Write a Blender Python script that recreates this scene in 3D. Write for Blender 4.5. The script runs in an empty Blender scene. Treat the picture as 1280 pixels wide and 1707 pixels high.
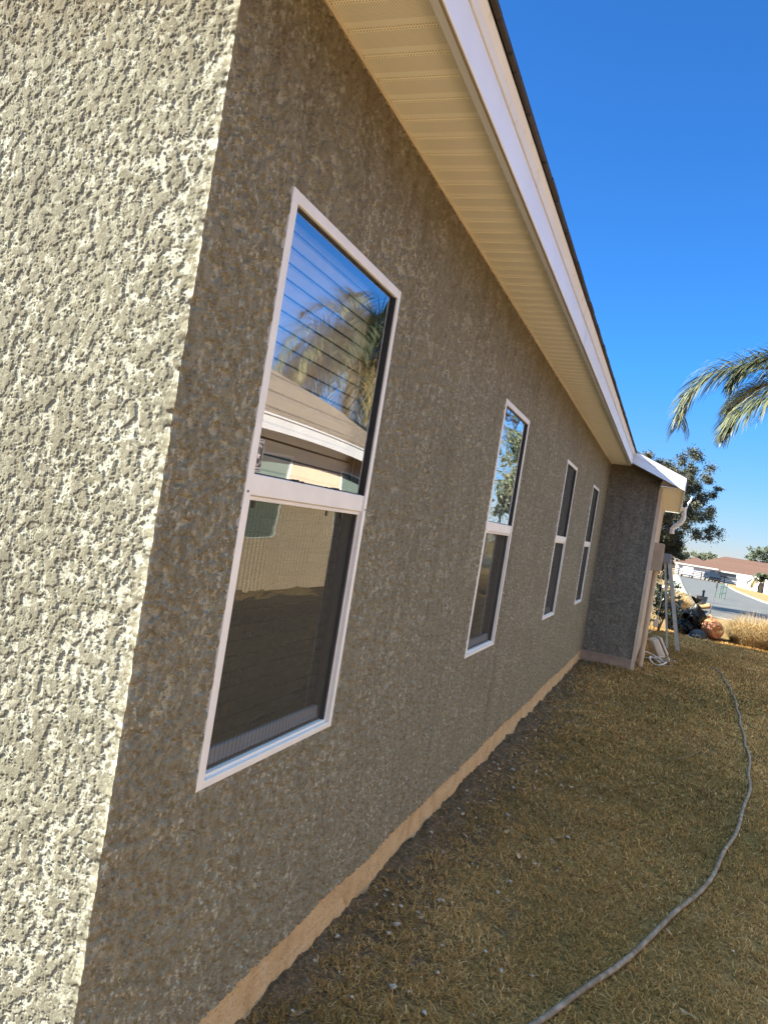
import bpy, bmesh, math, random
import numpy as np
from mathutils import Vector, Matrix
C = bpy.context.scene.collection
SC = bpy.context.scene
R = math.radians
random.seed(4)
RNG = np.random.default_rng(7)
CZ = 1.66                                   # eye height
# ------------------------------------------------------------------ camera
YAW = math.atan(483/1281.0); ROLL = R(9.25)
cam_d = bpy.data.cameras.new('camera'); cam = bpy.data.objects.new('camera', cam_d); C.objects.link(cam)
cam_d.sensor_fit = 'HORIZONTAL'; cam_d.sensor_width = 36; cam_d.lens = 36*1281/1280.0
cam_d.clip_start = .02; cam_d.clip_end = 3000
F = Vector((-math.sin(YAW), math.cos(YAW), 0)); Rt = Vector((math.cos(YAW), math.sin(YAW), 0)); U = Vector((0,0,1))
cr, sr = math.cos(ROLL), math.sin(ROLL)
X = Rt*cr + U*sr                            # image right
Y = U*cr - Rt*sr                            # image up
cam.matrix_world = Matrix(((X.x,Y.x,-F.x,0),(X.y,Y.y,-F.y,0),(X.z,Y.z,-F.z,CZ),(0,0,0,1)))
SC.camera = cam
# ------------------------------------------------------------------ sky, sun, exposure
SUN = Vector((-.87,-.37,.60)).normalized()
EL = math.asin(SUN.z)
w = bpy.data.worlds.new('World'); SC.world = w; w.use_nodes = True
nt = w.node_tree; bg = nt.nodes['Background']
sky = nt.nodes.new('ShaderNodeTexSky'); sky.sky_type = 'NISHITA'; sky.sun_disc = False
sky.sun_elevation = EL; sky.sun_rotation = math.atan2(SUN.x, SUN.y)
sky.altitude = 0; sky.air_density = 1; sky.dust_density = 0; sky.ozone_density = 5
def wmix(a,b,mode,fac=1.0):
    d=nt.nodes.new('ShaderNodeMix'); d.data_type='RGBA'; d.blend_type=mode
    for i,v in ((0,fac),(6,a),(7,b)):
        if hasattr(v,'node'): nt.links.new(v,d.inputs[i])
        elif i==0: d.inputs[0].default_value=v
        else: d.inputs[i].default_value=(*v,1)
    return d.outputs[2]
overhead_fill=wmix(sky.outputs[0],(8.4,7.2,4.9),'MULTIPLY')              # added bright zone in the unseen overhead sky, lifts the shade
tcw=nt.nodes.new('ShaderNodeTexCoord'); sx=nt.nodes.new('ShaderNodeSeparateXYZ'); nt.links.new(tcw.outputs['Generated'],sx.inputs[0])
mrl=nt.nodes.new('ShaderNodeMapRange'); mrl.inputs[1].default_value=.0; mrl.inputs[2].default_value=.22; nt.links.new(sx.outputs['Z'],mrl.inputs[0])
low_c=wmix(sky.outputs[0],(.44,.44,.56),'MULTIPLY'); high_c=wmix(sky.outputs[0],(.25,.65,1.03),'MULTIPLY')
deep=wmix(low_c,high_c,'MIX',mrl.outputs[0])                       # clear blue winter sky paling to the horizon
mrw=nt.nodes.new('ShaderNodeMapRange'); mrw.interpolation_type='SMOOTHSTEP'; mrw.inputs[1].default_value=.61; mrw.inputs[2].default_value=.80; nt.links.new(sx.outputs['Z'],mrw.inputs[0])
nt.links.new(wmix(deep,overhead_fill,'MIX',mrw.outputs[0]), bg.inputs[0]); bg.inputs[1].default_value = .0505
sd = bpy.data.lights.new('sun','SUN'); sd.energy = 5.0; sd.angle = R(.5); sd.color = (1,.93,.78)
so = bpy.data.objects.new('sun', sd); C.objects.link(so); so.rotation_euler = (-SUN).to_track_quat('-Z','Y').to_euler()
SC.view_settings.view_transform = 'Standard'; SC.view_settings.look = 'None'; SC.view_settings.gamma = 1
SC.view_settings.exposure = 2.3
try:
    SC.cycles.transparent_max_bounces = 24; SC.cycles.max_bounces = 10; SC.cycles.diffuse_bounces = 5
except Exception: pass

# ------------------------------------------------------------------ helpers
def tag(o, label=None, cat=None, group=None, kind=None):
    if label: o['label'] = label
    if cat: o['category'] = cat
    if group: o['group'] = group
    if kind: o['kind'] = kind
    return o
def empty(name, loc=(0,0,0), label=None, cat=None, group=None, rz=0):
    o = bpy.data.objects.new(name, None); C.objects.link(o); o.location = loc; o.rotation_euler = (0,0,rz)
    o.empty_display_size = .1
    return tag(o, label, cat, group)
def link(name, me, mats, parent=None, smooth=False, world=True):
    """link a mesh given in WORLD coordinates; parents are unrotated empties or meshes"""
    o = bpy.data.objects.new(name, me); C.objects.link(o)
    for m in (mats if isinstance(mats,(list,tuple)) else [mats]): me.materials.append(m)
    if smooth: me.polygons.foreach_set('use_smooth', [True]*len(me.polygons))
    if parent is not None:
        o.parent = parent
        if world:
            off = Vector((0,0,0)); p = parent
            while p: off += p.location; p = p.parent
            o.location = -off
    return o
class MB:
    def __init__(s): s.v=[]; s.f=[]; s.m=[]
    def add(s, vs, fs, m=0):
        b=len(s.v); s.v += [tuple(v) for v in vs]; s.f += [tuple(i+b for i in f) for f in fs]; s.m += [m]*len(fs); return s
    def box(s, a, b, m=0, bev=0, M=None):
        bm = bmesh.new(); bmesh.ops.create_cube(bm, size=1)
        for v in bm.verts:
            v.co = Vector(((a[i]+b[i])/2 + v.co[i]*(b[i]-a[i]) for i in range(3)))
        if bev: bmesh.ops.bevel(bm, geom=bm.edges[:], offset=bev, segments=2, affect='EDGES', profile=.5)
        if M is not None: bm.transform(M)
        bm.verts.index_update(); s.add([v.co[:] for v in bm.verts], [[v.index for v in f.verts] for f in bm.faces], m); bm.free(); return s
    def prism(s, poly, axis, a, b, m=0):
        """poly in the two other axes, extruded along axis from a to b"""
        def P(p,t):
            return (t,p[0],p[1]) if axis==0 else ((p[0],t,p[1]) if axis==1 else (p[0],p[1],t))
        n=len(poly); vs=[P(p,a) for p in poly]+[P(p,b) for p in poly]
        s.add(vs, [tuple(range(n)), tuple(range(2*n-1,n-1,-1))]+[(i,i+n,(i+1)%n+n,(i+1)%n) for i in range(n)], m); return s
    def tube(s, pts, r, n=8, m=0, caps=True):
        pts=[Vector(p) for p in pts]; rs = r if isinstance(r,(list,tuple)) else [r]*len(pts)
        vs=[]; up=Vector((0,0,1)); prev=None
        for i,p in enumerate(pts):
            t=(pts[min(i+1,len(pts)-1)]-pts[max(i-1,0)]).normalized()
            if prev is None:
                a=t.cross(up); 
                if a.length<.05: a=t.cross(Vector((1,0,0)))
            else: a=prev-t*prev.dot(t)
            a.normalize(); prev=a; b=t.cross(a)
            for k in range(n):
                q=2*math.pi*k/n; vs.append(p+(a*math.cos(q)+b*math.sin(q))*rs[i])
        fs=[(i*n+k,i*n+(k+1)%n,(i+1)*n+(k+1)%n,(i+1)*n+k) for i in range(len(pts)-1) for k in range(n)]
        if caps: fs += [tuple(range(n-1,-1,-1)), tuple((len(pts)-1)*n+k for k in range(n))]
        s.add(vs,fs,m); return s
    def lathe(s, prof, n=24, m=0, M=None):
        vs=[]; M=M or Matrix()
        for r,z in prof:
            for k in range(n):
                q=2*math.pi*k/n; vs.append(M@Vector((r*math.cos(q),r*math.sin(q),z)))
        fs=[(i*n+k,i*n+(k+1)%n,(i+1)*n+(k+1)%n,(i+1)*n+k) for i in range(len(prof)-1) for k in range(n)]
        s.add(vs,fs,m); return s
    def build(s, name, mats, parent=None, smooth=False):
        me=bpy.data.meshes.new(name); me.from_pydata(s.v,[],s.f); me.update()
        o=link(name, me, mats, parent, smooth)
        me.polygons.foreach_set('material_index', s.m)
        return o
def npmesh(name, V, Fa, attr=None):
    """V (n,3), Fa (m,k) numpy -> mesh, optional point float attributes"""
    me=bpy.data.meshes.new(name); n=len(V); m,k=Fa.shape
    me.vertices.add(n); me.vertices.foreach_set('co', V.astype(np.float32).ravel())
    me.loops.add(m*k); me.loops.foreach_set('vertex_index', Fa.astype(np.int32).ravel())
    me.polygons.add(m); me.polygons.foreach_set('loop_start', np.arange(0,m*k,k,dtype=np.int32))
    try: me.polygons.foreach_set('loop_total', np.full(m,k,dtype=np.int32))
    except Exception: pass
    if attr:
        for nm,a in attr.items():
            at=me.attributes.new(nm,'FLOAT','POINT'); at.data.foreach_set('value', a.astype(np.float32))
    me.update(calc_edges=True); me.validate()
    return me
def crom(P,n=8):
    P=[Vector(p) for p in P]; out=[]
    for i in range(len(P)-1):
        p0=P[max(i-1,0)];p1=P[i];p2=P[i+1];p3=P[min(i+2,len(P)-1)]
        for k in range(n):
            t=k/n; out.append(.5*((2*p1)+(p2-p0)*t+(2*p0-5*p1+4*p2-p3)*t*t+(3*p1-p0-3*p2+p3)*t**3))
    out.append(P[-1]); return out
# numpy noise
PERM=np.random.default_rng(3).permutation(4096).astype(np.int64)
GA=np.random.default_rng(5).uniform(0,2*np.pi,4096); GX,GY=np.cos(GA),np.sin(GA)
def perlin(x,y,seed=0):
    xi=np.floor(x).astype(np.int64); yi=np.floor(y).astype(np.int64); xf=x-xi; yf=y-yi
    u=xf*xf*xf*(xf*(xf*6-15)+10); v=yf*yf*yf*(yf*(yf*6-15)+10)
    def g(i,j,dx,dy):
        h=PERM[(PERM[(i+seed*57)&4095]+j+seed*131)&4095]; return GX[h]*dx+GY[h]*dy
    a=g(xi,yi,xf,yf); b=g(xi+1,yi,xf-1,yf); c=g(xi,yi+1,xf,yf-1); d=g(xi+1,yi+1,xf-1,yf-1)
    return ((a+(b-a)*u)+((c+(d-c)*u)-(a+(b-a)*u))*v)*1.5
def sst(a,b,x):
    t=np.clip((x-a)/(b-a),0,1); return t*t*(3-2*t)
def ground_z(x,y):
    y=np.asarray(y,float); x=np.asarray(x,float)
    z=np.where(y<19,0,np.maximum(-1.4,-(y-19)*.0087))
    return z-.018*np.clip(x-2,0,14)*sst(60,140,y)
def gz(x,y): return float(ground_z(x,y))

# ------------------------------------------------------------------ materials
def mat(name, col=(.5,.5,.5), rough=.6, spec=.5, metal=0):
    m=bpy.data.materials.new(name); m.use_nodes=True; b=m.node_tree.nodes['Principled BSDF']
    b.inputs['Base Color'].default_value=(*col,1); b.inputs['Roughness'].default_value=rough
    b.inputs['Specular IOR Level'].default_value=spec; b.inputs['Metallic'].default_value=metal
    return m
class NT:
    def __init__(s,m): s.t=m.node_tree; s.b=s.t.nodes['Principled BSDF']; s._co=None
    def n(s,ty,**k):
        d=s.t.nodes.new(ty)
        for a,v in k.items(): setattr(d,a,v)
        return d
    def l(s,a,b): s.t.links.new(a,b)
    def co(s):
        if not s._co: s._co=s.n('ShaderNodeTexCoord').outputs['Object']
        return s._co
    def noise(s,scale,detail=3,rough=.55,vec=None,dist=0):
        d=s.n('ShaderNodeTexNoise'); d.inputs['Scale'].default_value=scale; d.inputs['Detail'].default_value=detail
        d.inputs['Roughness'].default_value=rough; d.inputs['Distortion'].default_value=dist
        s.l(vec if vec is not None else s.co(), d.inputs['Vector']); return d.outputs['Fac']
    def ramp(s,fac,stops):
        d=s.n('ShaderNodeValToRGB'); e=d.color_ramp.elements
        while len(e)<len(stops): e.new(.5)
        for i,(p,c) in enumerate(stops):
            e[i].position=p; e[i].color=(*c,1) if len(c)==3 else c
        s.l(fac,d.inputs[0]); return d.outputs['Color']
    def mapr(s,fac,a,b,c=0,d=1):
        r=s.n('ShaderNodeMapRange'); r.inputs[1].default_value=a; r.inputs[2].default_value=b; r.inputs[3].default_value=c; r.inputs[4].default_value=d
        s.l(fac,r.inputs[0]); return r.outputs[0]
    def mix(s,fac,a,b,mode='MIX'):
        d=s.n('ShaderNodeMix',data_type='RGBA',blend_type=mode)
        for i,v in ((0,fac),(6,a),(7,b)):
            if hasattr(v,'is_linked') or hasattr(v,'node'): s.l(v,d.inputs[i])
            elif i==0: d.inputs[0].default_value=v
            else: d.inputs[i].default_value=(*v,1)
        return d.outputs[2]
    def math(s,op,a,b=None,c=None):
        d=s.n('ShaderNodeMath',operation=op)
        for i,v in enumerate((a,b,c)):
            if v is None: continue
            if hasattr(v,'node'): s.l(v,d.inputs[i])
            else: d.inputs[i].default_value=v
        return d.outputs[0]
    def bump(s,h,dist=.01,strength=1):
        d=s.n('ShaderNodeBump'); d.inputs['Distance'].default_value=dist; d.inputs['Strength'].default_value=strength
        s.l(h,d.inputs['Height']); s.l(d.outputs[0],s.b.inputs['Normal']); return d
    def attr(s,name):
        d=s.n('ShaderNodeAttribute'); d.attribute_name=name; return d.outputs['Fac']
    def xyz(s):
        d=s.n('ShaderNodeSeparateXYZ'); s.l(s.co(),d.inputs[0]); return d.outputs
    def color(s,c): s.l(c,s.b.inputs['Base Color'])
def noisy(name,c1,c2,scale=6,rough=.7,bump=0,bscale=60,spec=.3,detail=4):
    m=mat(name,c1,rough,spec); t=NT(m); t.color(t.ramp(t.noise(scale,detail),[(.35,c1),(.68,c2)]))
    if bump: t.bump(t.noise(bscale,5),bump)
    return m

def stucco_mat():
    m=mat('painted_stucco',rough=1,spec=.05); t=NT(m)
    val=t.attr('valley')
    big=t.noise(2.2,3); fine=t.noise(140,3); mid=t.noise(26,4)
    base=t.ramp(mid,[(.3,(.150,.141,.102)),(.5,(.18,.170,.125)),(.72,(.212,.202,.152))])
    base=t.mix(t.mapr(big,.4,.65,0,.35),base,(.16,.151,.116))
    base=t.mix(1,base,t.ramp(t.noise(230,4,.7),[(.3,(.72,.72,.72)),(.7,(1.3,1.3,1.3))]),'MULTIPLY')
    pale=t.mix(t.mapr(fine,.35,.65),(.32,.315,.245),(.45,.45,.37))
    fl=t.math('MULTIPLY',t.mapr(t.noise(62,5,.6),.555,.59),t.mapr(t.noise(5.5,4),.40,.58,.2,1))
    val=t.math('MAXIMUM',val,t.math('MULTIPLY',fl,.7))
    c=t.mix(val,base,pale)
    mp=t.n('ShaderNodeMapping'); mp.inputs['Scale'].default_value=(14,14,.9); t.l(t.co(),mp.inputs[0])
    c=t.mix(t.mapr(t.noise(1,4,.6,mp.outputs[0]),.52,.74,0,.38),c,(.075,.066,.05))
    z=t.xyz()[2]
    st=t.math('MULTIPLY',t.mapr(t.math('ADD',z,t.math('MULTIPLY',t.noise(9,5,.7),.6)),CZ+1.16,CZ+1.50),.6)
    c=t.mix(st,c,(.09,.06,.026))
    spec=t.mapr(t.noise(55,2),.70,.76,0,.6)
    c=t.mix(spec,c,(.065,.058,.048))
    t.color(c); t.bump(t.noise(170,5,.65),.0022,.8)
    return m
M_STUCCO=stucco_mat()
def foundation_mat():
    m=mat('peach_foundation',rough=.95,spec=.1); t=NT(m)
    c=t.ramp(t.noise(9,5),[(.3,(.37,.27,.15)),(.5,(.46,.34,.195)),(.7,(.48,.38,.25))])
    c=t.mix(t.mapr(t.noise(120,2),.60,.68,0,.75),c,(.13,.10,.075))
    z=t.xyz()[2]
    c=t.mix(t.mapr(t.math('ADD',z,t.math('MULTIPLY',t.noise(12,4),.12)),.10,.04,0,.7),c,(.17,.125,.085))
    t.color(c); t.bump(t.noise(90,5),.004); return m
M_FOUND=foundation_mat()
M_WHITE=noisy('white_aluminium',(.66,.665,.65),(.71,.715,.70),12,.42,0,spec=.4)
M_FASCIA=noisy('white_fascia_metal',(.66,.69,.76),(.71,.74,.81),3,.38,.0006,9,.5)
def drip_mat():
    m=mat('cream_drip_edge',rough=.5,spec=.4); t=NT(m)
    c=t.ramp(t.noise(2.5,4),[(.3,(.62,.63,.62)),(.7,(.68,.69,.68))])
    c=t.mix(t.mapr(t.noise(20,5),.58,.78,0,.45),c,(.42,.29,.19)); t.color(c); return m
M_DRIP=drip_mat()
def soffit_mat():
    m=mat('tan_vinyl_soffit',rough=.55,spec=.3); t=NT(m)
    x,y,z=t.xyz()
    c=t.ramp(t.noise(3,3),[(.3,(.86,.83,.70)),(.7,(.90,.87,.74))])
    s=118.0
    a=t.math('MULTIPLY',t.math('ADD',x,y),s); b=t.math('MULTIPLY',t.math('SUBTRACT',x,y),s)
    fa=t.math('SUBTRACT',t.math('FRACT',a),.5); fb=t.math('SUBTRACT',t.math('FRACT',b),.5)
    d=t.math('SQRT',t.math('ADD',t.math('MULTIPLY',fa,fa),t.math('MULTIPLY',fb,fb)))
    hole=t.mapr(d,.20,.27,1,0)
    fy=t.math('FRACT',t.math('DIVIDE',t.math('SUBTRACT',y,.0),.11))
    inp=t.math('MULTIPLY',t.math('GREATER_THAN',fy,.20),t.math('LESS_THAN',fy,.88))
    xin=t.math('MULTIPLY',t.math('GREATER_THAN',x,-.995),t.math('LESS_THAN',x,-.735))
    k=t.math('MULTIPLY',t.math('MULTIPLY',hole,inp),xin)
    c=t.mix(t.math('MULTIPLY',k,.8),c,(.10,.075,.045))
    t.color(c); return m
M_SOFFIT=soffit_mat()
M_LIP=noisy('tan_trim_lip',(.40,.33,.22),(.47,.40,.28),4,.6)
def shingle_mat(name,c1,c2,c3):
    m=mat(name,rough=.95,spec=.1); t=NT(m); x,y,z=t.xyz()
    bt=t.n('ShaderNodeTexBrick'); bt.inputs['Scale'].default_value=1; bt.inputs['Brick Width'].default_value=.33; bt.inputs['Row Height'].default_value=.0555
    bt.inputs['Mortar Size'].default_value=.009; bt.inputs['Color1'].default_value=(*c1,1); bt.inputs['Color2'].default_value=(*c2,1); bt.inputs['Mortar'].default_value=(*c3,1)
    cb=t.n('ShaderNodeCombineXYZ'); t.l(y,cb.inputs[0]); t.l(z,cb.inputs[1]); t.l(cb.outputs[0],bt.inputs['Vector'])
    c=t.mix(t.mapr(t.noise(60,3),.3,.7,0,.5),bt.outputs['Color'],c2); t.color(c); return m
M_SHINGLE=shingle_mat('dark_shingles',(.055,.048,.045),(.09,.075,.065),(.02,.02,.02))
M_SHINGLE_N=shingle_mat('brown_shingles',(.12,.09,.065),(.17,.13,.095),(.02,.014,.01))
M_SHINGLE_F=shingle_mat('red_brown_shingles',(.10,.055,.040),(.135,.08,.06),(.06,.034,.025))
M_BLACK=mat('black_rubber',(.012,.012,.012),.6)
M_DARKROOM=mat('dark_room',(.05,.045,.04),.9)
M_BLIND=noisy('white_blind',(.80,.78,.74),(.86,.84,.80),5,.5)
M_SCREW=mat('dark_screw',(.10,.05,.03),.5)
def glass_mat(name,base=.30,wave=0,wscale=3,tint=(.93,.95,.97),ms=(1,.7,2.2)):
    m=bpy.data.materials.new(name); m.use_nodes=True; n=m.node_tree; n.nodes.clear()
    out=n.nodes.new('ShaderNodeOutputMaterial'); mx=n.nodes.new('ShaderNodeMixShader')
    tr=n.nodes.new('ShaderNodeBsdfTransparent'); tr.inputs[0].default_value=(.80,.84,.82,1)
    gl=n.nodes.new('ShaderNodeBsdfGlossy'); gl.inputs['Roughness'].default_value=.0; gl.inputs[0].default_value=(*tint,1)
    tr.inputs[0].default_value=(.90,.92,.90,1); fr=n.nodes.new('ShaderNodeFresnel'); fr.inputs[0].default_value=1.6
    md=n.nodes.new('ShaderNodeMath'); md.operation='MULTIPLY_ADD'; md.inputs[1].default_value=1.2; md.inputs[2].default_value=base; md.use_clamp=True
    L=n.links.new; L(fr.outputs[0],md.inputs[0]); L(md.outputs[0],mx.inputs[0]); L(tr.outputs[0],mx.inputs[1]); L(gl.outputs[0],mx.inputs[2]); L(mx.outputs[0],out.inputs[0])
    if wave:
        tc=n.nodes.new('ShaderNodeTexCoord'); mp=n.nodes.new('ShaderNodeMapping'); mp.inputs['Scale'].default_value=ms
        nz=n.nodes.new('ShaderNodeTexNoise'); nz.inputs['Scale'].default_value=wscale; nz.inputs['Detail'].default_value=2; nz.inputs['Distortion'].default_value=.6
        bp=n.nodes.new('ShaderNodeBump'); bp.inputs['Distance'].default_value=wave; bp.inputs['Strength'].default_value=1
        L(tc.outputs['Object'],mp.inputs[0]); L(mp.outputs[0],nz.inputs['Vector']); L(nz.outputs['Fac'],bp.inputs['Height']); L(bp.outputs[0],gl.inputs['Normal'])
    return m
M_GLASS=glass_mat('upper_glass',.30)
M_GLASS_LOW=glass_mat('lower_glass',.24,.0006,5,(.82,.88,.77))
M_GLASS_LOW.node_tree.nodes['Transparent BSDF'].inputs[0].default_value=(.16,.18,.16,1)
M_GLASS_WAVY=glass_mat('wavy_glass',.42,.0035,3.2,ms=(1,.55,3.0))
M_GLASS_DARK=glass_mat('screened_glass',.08)
def screen_mat(name,cov,col=(.045,.05,.04)):
    m=bpy.data.materials.new(name); m.use_nodes=True; n=m.node_tree; b=n.nodes['Principled BSDF']
    b.inputs['Base Color'].default_value=(*col,1); b.inputs['Roughness'].default_value=.8; b.inputs['Specular IOR Level'].default_value=.2
    out=n.nodes['Material Output']; tr=n.nodes.new('ShaderNodeBsdfTransparent'); mx=n.nodes.new('ShaderNodeMixShader')
    tc=n.nodes.new('ShaderNodeTexCoord')
    # woven threads: fine beat along the mesh
    w1=n.nodes.new('ShaderNodeTexWave'); w1.bands_direction='Y'; w1.inputs['Scale'].default_value=15; w1.inputs['Distortion'].default_value=2.2; w1.inputs['Detail'].default_value=1; w1.inputs['Detail Scale'].default_value=.6
    mr=n.nodes.new('ShaderNodeMapRange'); mr.inputs[3].default_value=cov-.09; mr.inputs[4].default_value=cov+.09
    L=n.links.new; L(tc.outputs['Object'],w1.inputs['Vector']); L(w1.outputs['Fac'],mr.inputs[0]); L(mr.outputs[0],mx.inputs[0])
    L(tr.outputs[0],mx.inputs[1]); L(b.outputs[0],mx.inputs[2]); L(mx.outputs[0],out.inputs[0]); return m
M_SCREEN=screen_mat('insect_screen',.50,(.07,.07,.06))
M_SCREEN_D=screen_mat('dense_screen',.72,(.05,.055,.05))
M_TRACK=mat('dark_track',(.035,.037,.04),.5)
M_METAL=noisy('grey_track_metal',(.30,.33,.38),(.38,.41,.46),6,.4,spec=.6)

# ================================================================== GROUND (setting)
def ground_mat():
    m=mat('dry_lawn_soil',rough=1,spec=.05); t=NT(m)
    big=t.noise(.55,4); mid=t.noise(4,5); fine=t.noise(55,5)
    straw=t.ramp(fine,[(.25,(.11,.065,.026)),(.5,(.22,.135,.055)),(.75,(.36,.235,.105))])
    soil=t.ramp(fine,[(.25,(.065,.044,.026)),(.55,(.13,.09,.054)),(.8,(.26,.19,.12))])
    green=t.ramp(fine,[(.25,(.08,.06,.022)),(.6,(.17,.12,.042)),(.8,(.28,.19,.08))])
    c=t.mix(t.mapr(big,.42,.62),straw,green)
    d=t.attr('soil')
    c=t.mix(t.math('MULTIPLY',t.mapr(t.math('ADD',d,t.math('MULTIPLY',t.math('SUBTRACT',mid,.5),1.2)),.35,.75),1),c,soil)
    far=t.attr('far')
    c=t.mix(far,c,t.ramp(mid,[(.3,(.21,.135,.058)),(.7,(.27,.185,.085))]))
    t.color(c); t.bump(t.math('ADD',fine,t.math('MULTIPLY',mid,1.5)),.02,.8); return m
M_GROUND=ground_mat()
def axis(vals):
    out=[]
    for a,b,st in vals: out += list(np.arange(a,b,st))
    return np.array(out+[vals[-1][1]])
gx=axis([(-900,-30,60),(-30,-3,3),(-3,-1.1,.2),(-1.1,2.2,.022),(2.2,4,.06),(4,30,2),(30,900,60)]); gy=axis([(-300,-8,20),(-8,1,.5),(1,8,.025),(8,20,.05),(20,200,4),(200,1600,60)])
GXX,GYY=np.meshgrid(gx,gy,indexing='ij')
Z=ground_z(GXX,GYY)
near=sst(-3,-2.4,GXX)*(1-sst(3.3,3.9,GXX))*sst(1,1.6,GYY)*(1-sst(19,20,GYY))
Z=Z+near*(.018*perlin(GXX*2.1,GYY*2.1,1)+.008*perlin(GXX*7,GYY*7,2)+(.006+.016*np.exp(-np.clip(GXX+.98,0,9)/.35))*perlin(GXX*19,GYY*14,4)+.03*np.exp(-((GXX+.98)/.12)**2)*(.4+perlin(GXX*3,GYY*3,6)))-.006+.045*np.exp(-np.clip(GXX+1,0,9)/.45)*(1-sst(3,10,GYY))*(GYY>.5)
soil=np.exp(-np.clip(GXX+.98,0,9)/.62)*(GYY<12.5)+.35*np.exp(-((GXX+.5)**2+(GYY-12)**2)/.8)
nx,ny=GXX.shape; idx=np.arange(nx*ny).reshape(nx,ny)
Fq=np.stack([idx[:-1,:-1],idx[1:,:-1],idx[1:,1:],idx[:-1,1:]],-1).reshape(-1,4)
farw=sst(19.5,26,GYY)
me=npmesh('lawn_ground',np.stack([GXX,GYY,Z],-1).reshape(-1,3),Fq,{'soil':soil.ravel(),'far':farw.ravel()})
tag(link('lawn_ground',me,M_GROUND,smooth=True),kind='structure')

# grass blades
def blade_mat():
    m=mat('grass_blades',rough=.85,spec=.1); t=NT(m)
    t.color(t.ramp(t.attr('tint'),[(0,(.10,.070,.022)),(.22,(.20,.117,.034)),(.5,(.37,.193,.060)),(.75,(.51,.288,.095)),(1,(.73,.48,.215))])); return m
M_BLADE=blade_mat()
def blades(name,n,xr,yr,power,L0,W0,flat=.6,keep=None,tintfn=None,label=None):
    u=RNG.uniform(0,1,n); y0,y1=yr
    # density ~ 1/y^power
    if power==1: y=y0*(y1/y0)**u
    else: q=1-power; y=(y0**q+u*(y1**q-y0**q))**(1/q)
    x=RNG.uniform(xr[0],xr[1],n)
    # clumping
    c=perlin(x*9,y*9,11)+.6*perlin(x*25,y*25,12); k=RNG.uniform(-1.0,.4,n)<c
    s=np.clip(np.exp(-np.clip(x+.98,0,9)/.42)*.85+.35*(perlin(x*1.6,y*1.3,44)-.15),0,1); k&=RNG.uniform(0,1,n)>s
    if keep is not None: k&=keep(x,y)
    x=x[k];y=y[k];n=len(x)
    z=ground_z(x,y)+.018*perlin(x*2.1,y*2.1,1)+.045*np.exp(-np.clip(x+1,0,9)/.45)*(1-sst(3,10,y))
    sc=np.clip(y/4.5,.8,2.4); L=L0*RNG.uniform(.5,1.5,n)*np.sqrt(sc); W=W0*RNG.uniform(.6,1.3,n)*sc
    th=RNG.uniform(0,2*np.pi,n); el=np.abs(RNG.normal(.25,.35,n)); el=np.clip(el,.02,1.3)
    dx,dy,dz=np.cos(th)*np.cos(el),np.sin(th)*np.cos(el),np.sin(el)
    px,py=-np.sin(th),np.cos(th)
    b1=np.stack([x+px*W/2,y+py*W/2,z],-1); b2=np.stack([x-px*W/2,y-py*W/2,z],-1)
    m1=np.stack([x+dx*L*.55+px*W*.4,y+dy*L*.55+py*W*.4,z+dz*L*.6+.004],-1); m2=np.stack([x+dx*L*.55-px*W*.4,y+dy*L*.55-py*W*.4,z+dz*L*.6+.004],-1)
    bend=RNG.uniform(-.4,.4,n)
    tp=np.stack([x+dx*L+px*L*bend*.4,y+dy*L+py*L*bend*.4,z+dz*L*.8],-1)
    V=np.stack([b1,b2,m1,m2,tp],1).reshape(-1,3); i=np.arange(n)*5
    T=np.concatenate([np.stack([i,i+1,i+3],-1),np.stack([i,i+3,i+2],-1),np.stack([i+2,i+3,i+4],-1)],0)
    g=.5+1.3*perlin(x*.9+3,y*.6,21)+.5*perlin(x*2.5,y*2.5,22)
    tint=np.clip(.44+.23*RNG.normal(size=n)-.22*(g-.5)-.10*np.exp(-((x+.25)/.5)**2)*(y<10),0,1)
    tint=np.where(RNG.uniform(0,1,n)>.965,RNG.uniform(.8,1,n),tint)
    me=npmesh(name,V,T,{'tint':np.repeat(tint,5)})
    o=link(name,me,M_BLADE); tag(o,label,'grass',kind='stuff'); return o
blades('lawn_grass',780000,(-.99,3.2),(1.9,19.4),1.35,.031,.0029,label='short dry brown and green grass in the shaded side yard')

# debris: pale pebbles and chips by the wall
def pebbles():
    mb=MB(); ico=bmesh.new(); bmesh.ops.create_icosphere(ico,subdivisions=1,radius=1); iv=[v.co.copy() for v in ico.verts]; ifc=[[v.index for v in f.verts] for f in ico.faces]; ico.free()
    for i in range(520):
        y=random.uniform(1.9,9)**1; x=-.96+abs(random.gauss(0,.38)); 
        if random.random()<.12: x=random.uniform(-.9,1.2)
        r=random.choice([.003,.004,.005,.007,.011])*random.uniform(.7,1.3); S=[random.uniform(.6,1.3) for _ in range(3)]; q=random.uniform(0,6)
        vs=[]
        for v in iv:
            p=v*r*random.uniform(.75,1.2); p=Vector((p.x*S[0],p.y*S[1],p.z*S[2]*.6)); p.rotate(Matrix.Rotation(q,3,'Z')); vs.append(p+Vector((x,y,.010+r*.25+.045*math.exp(-(x+1)/.45)*(1-float(sst(3,10,y))))))
        mb.add(vs,ifc)
    m=noisy('pale_pebble',(.20,.17,.13),(.48,.43,.35),90,.9)
    tag(mb.build('gravel_bits',m),'small pale stones and chips scattered on soil by the wall','gravel',kind='stuff')
pebbles()

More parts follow.
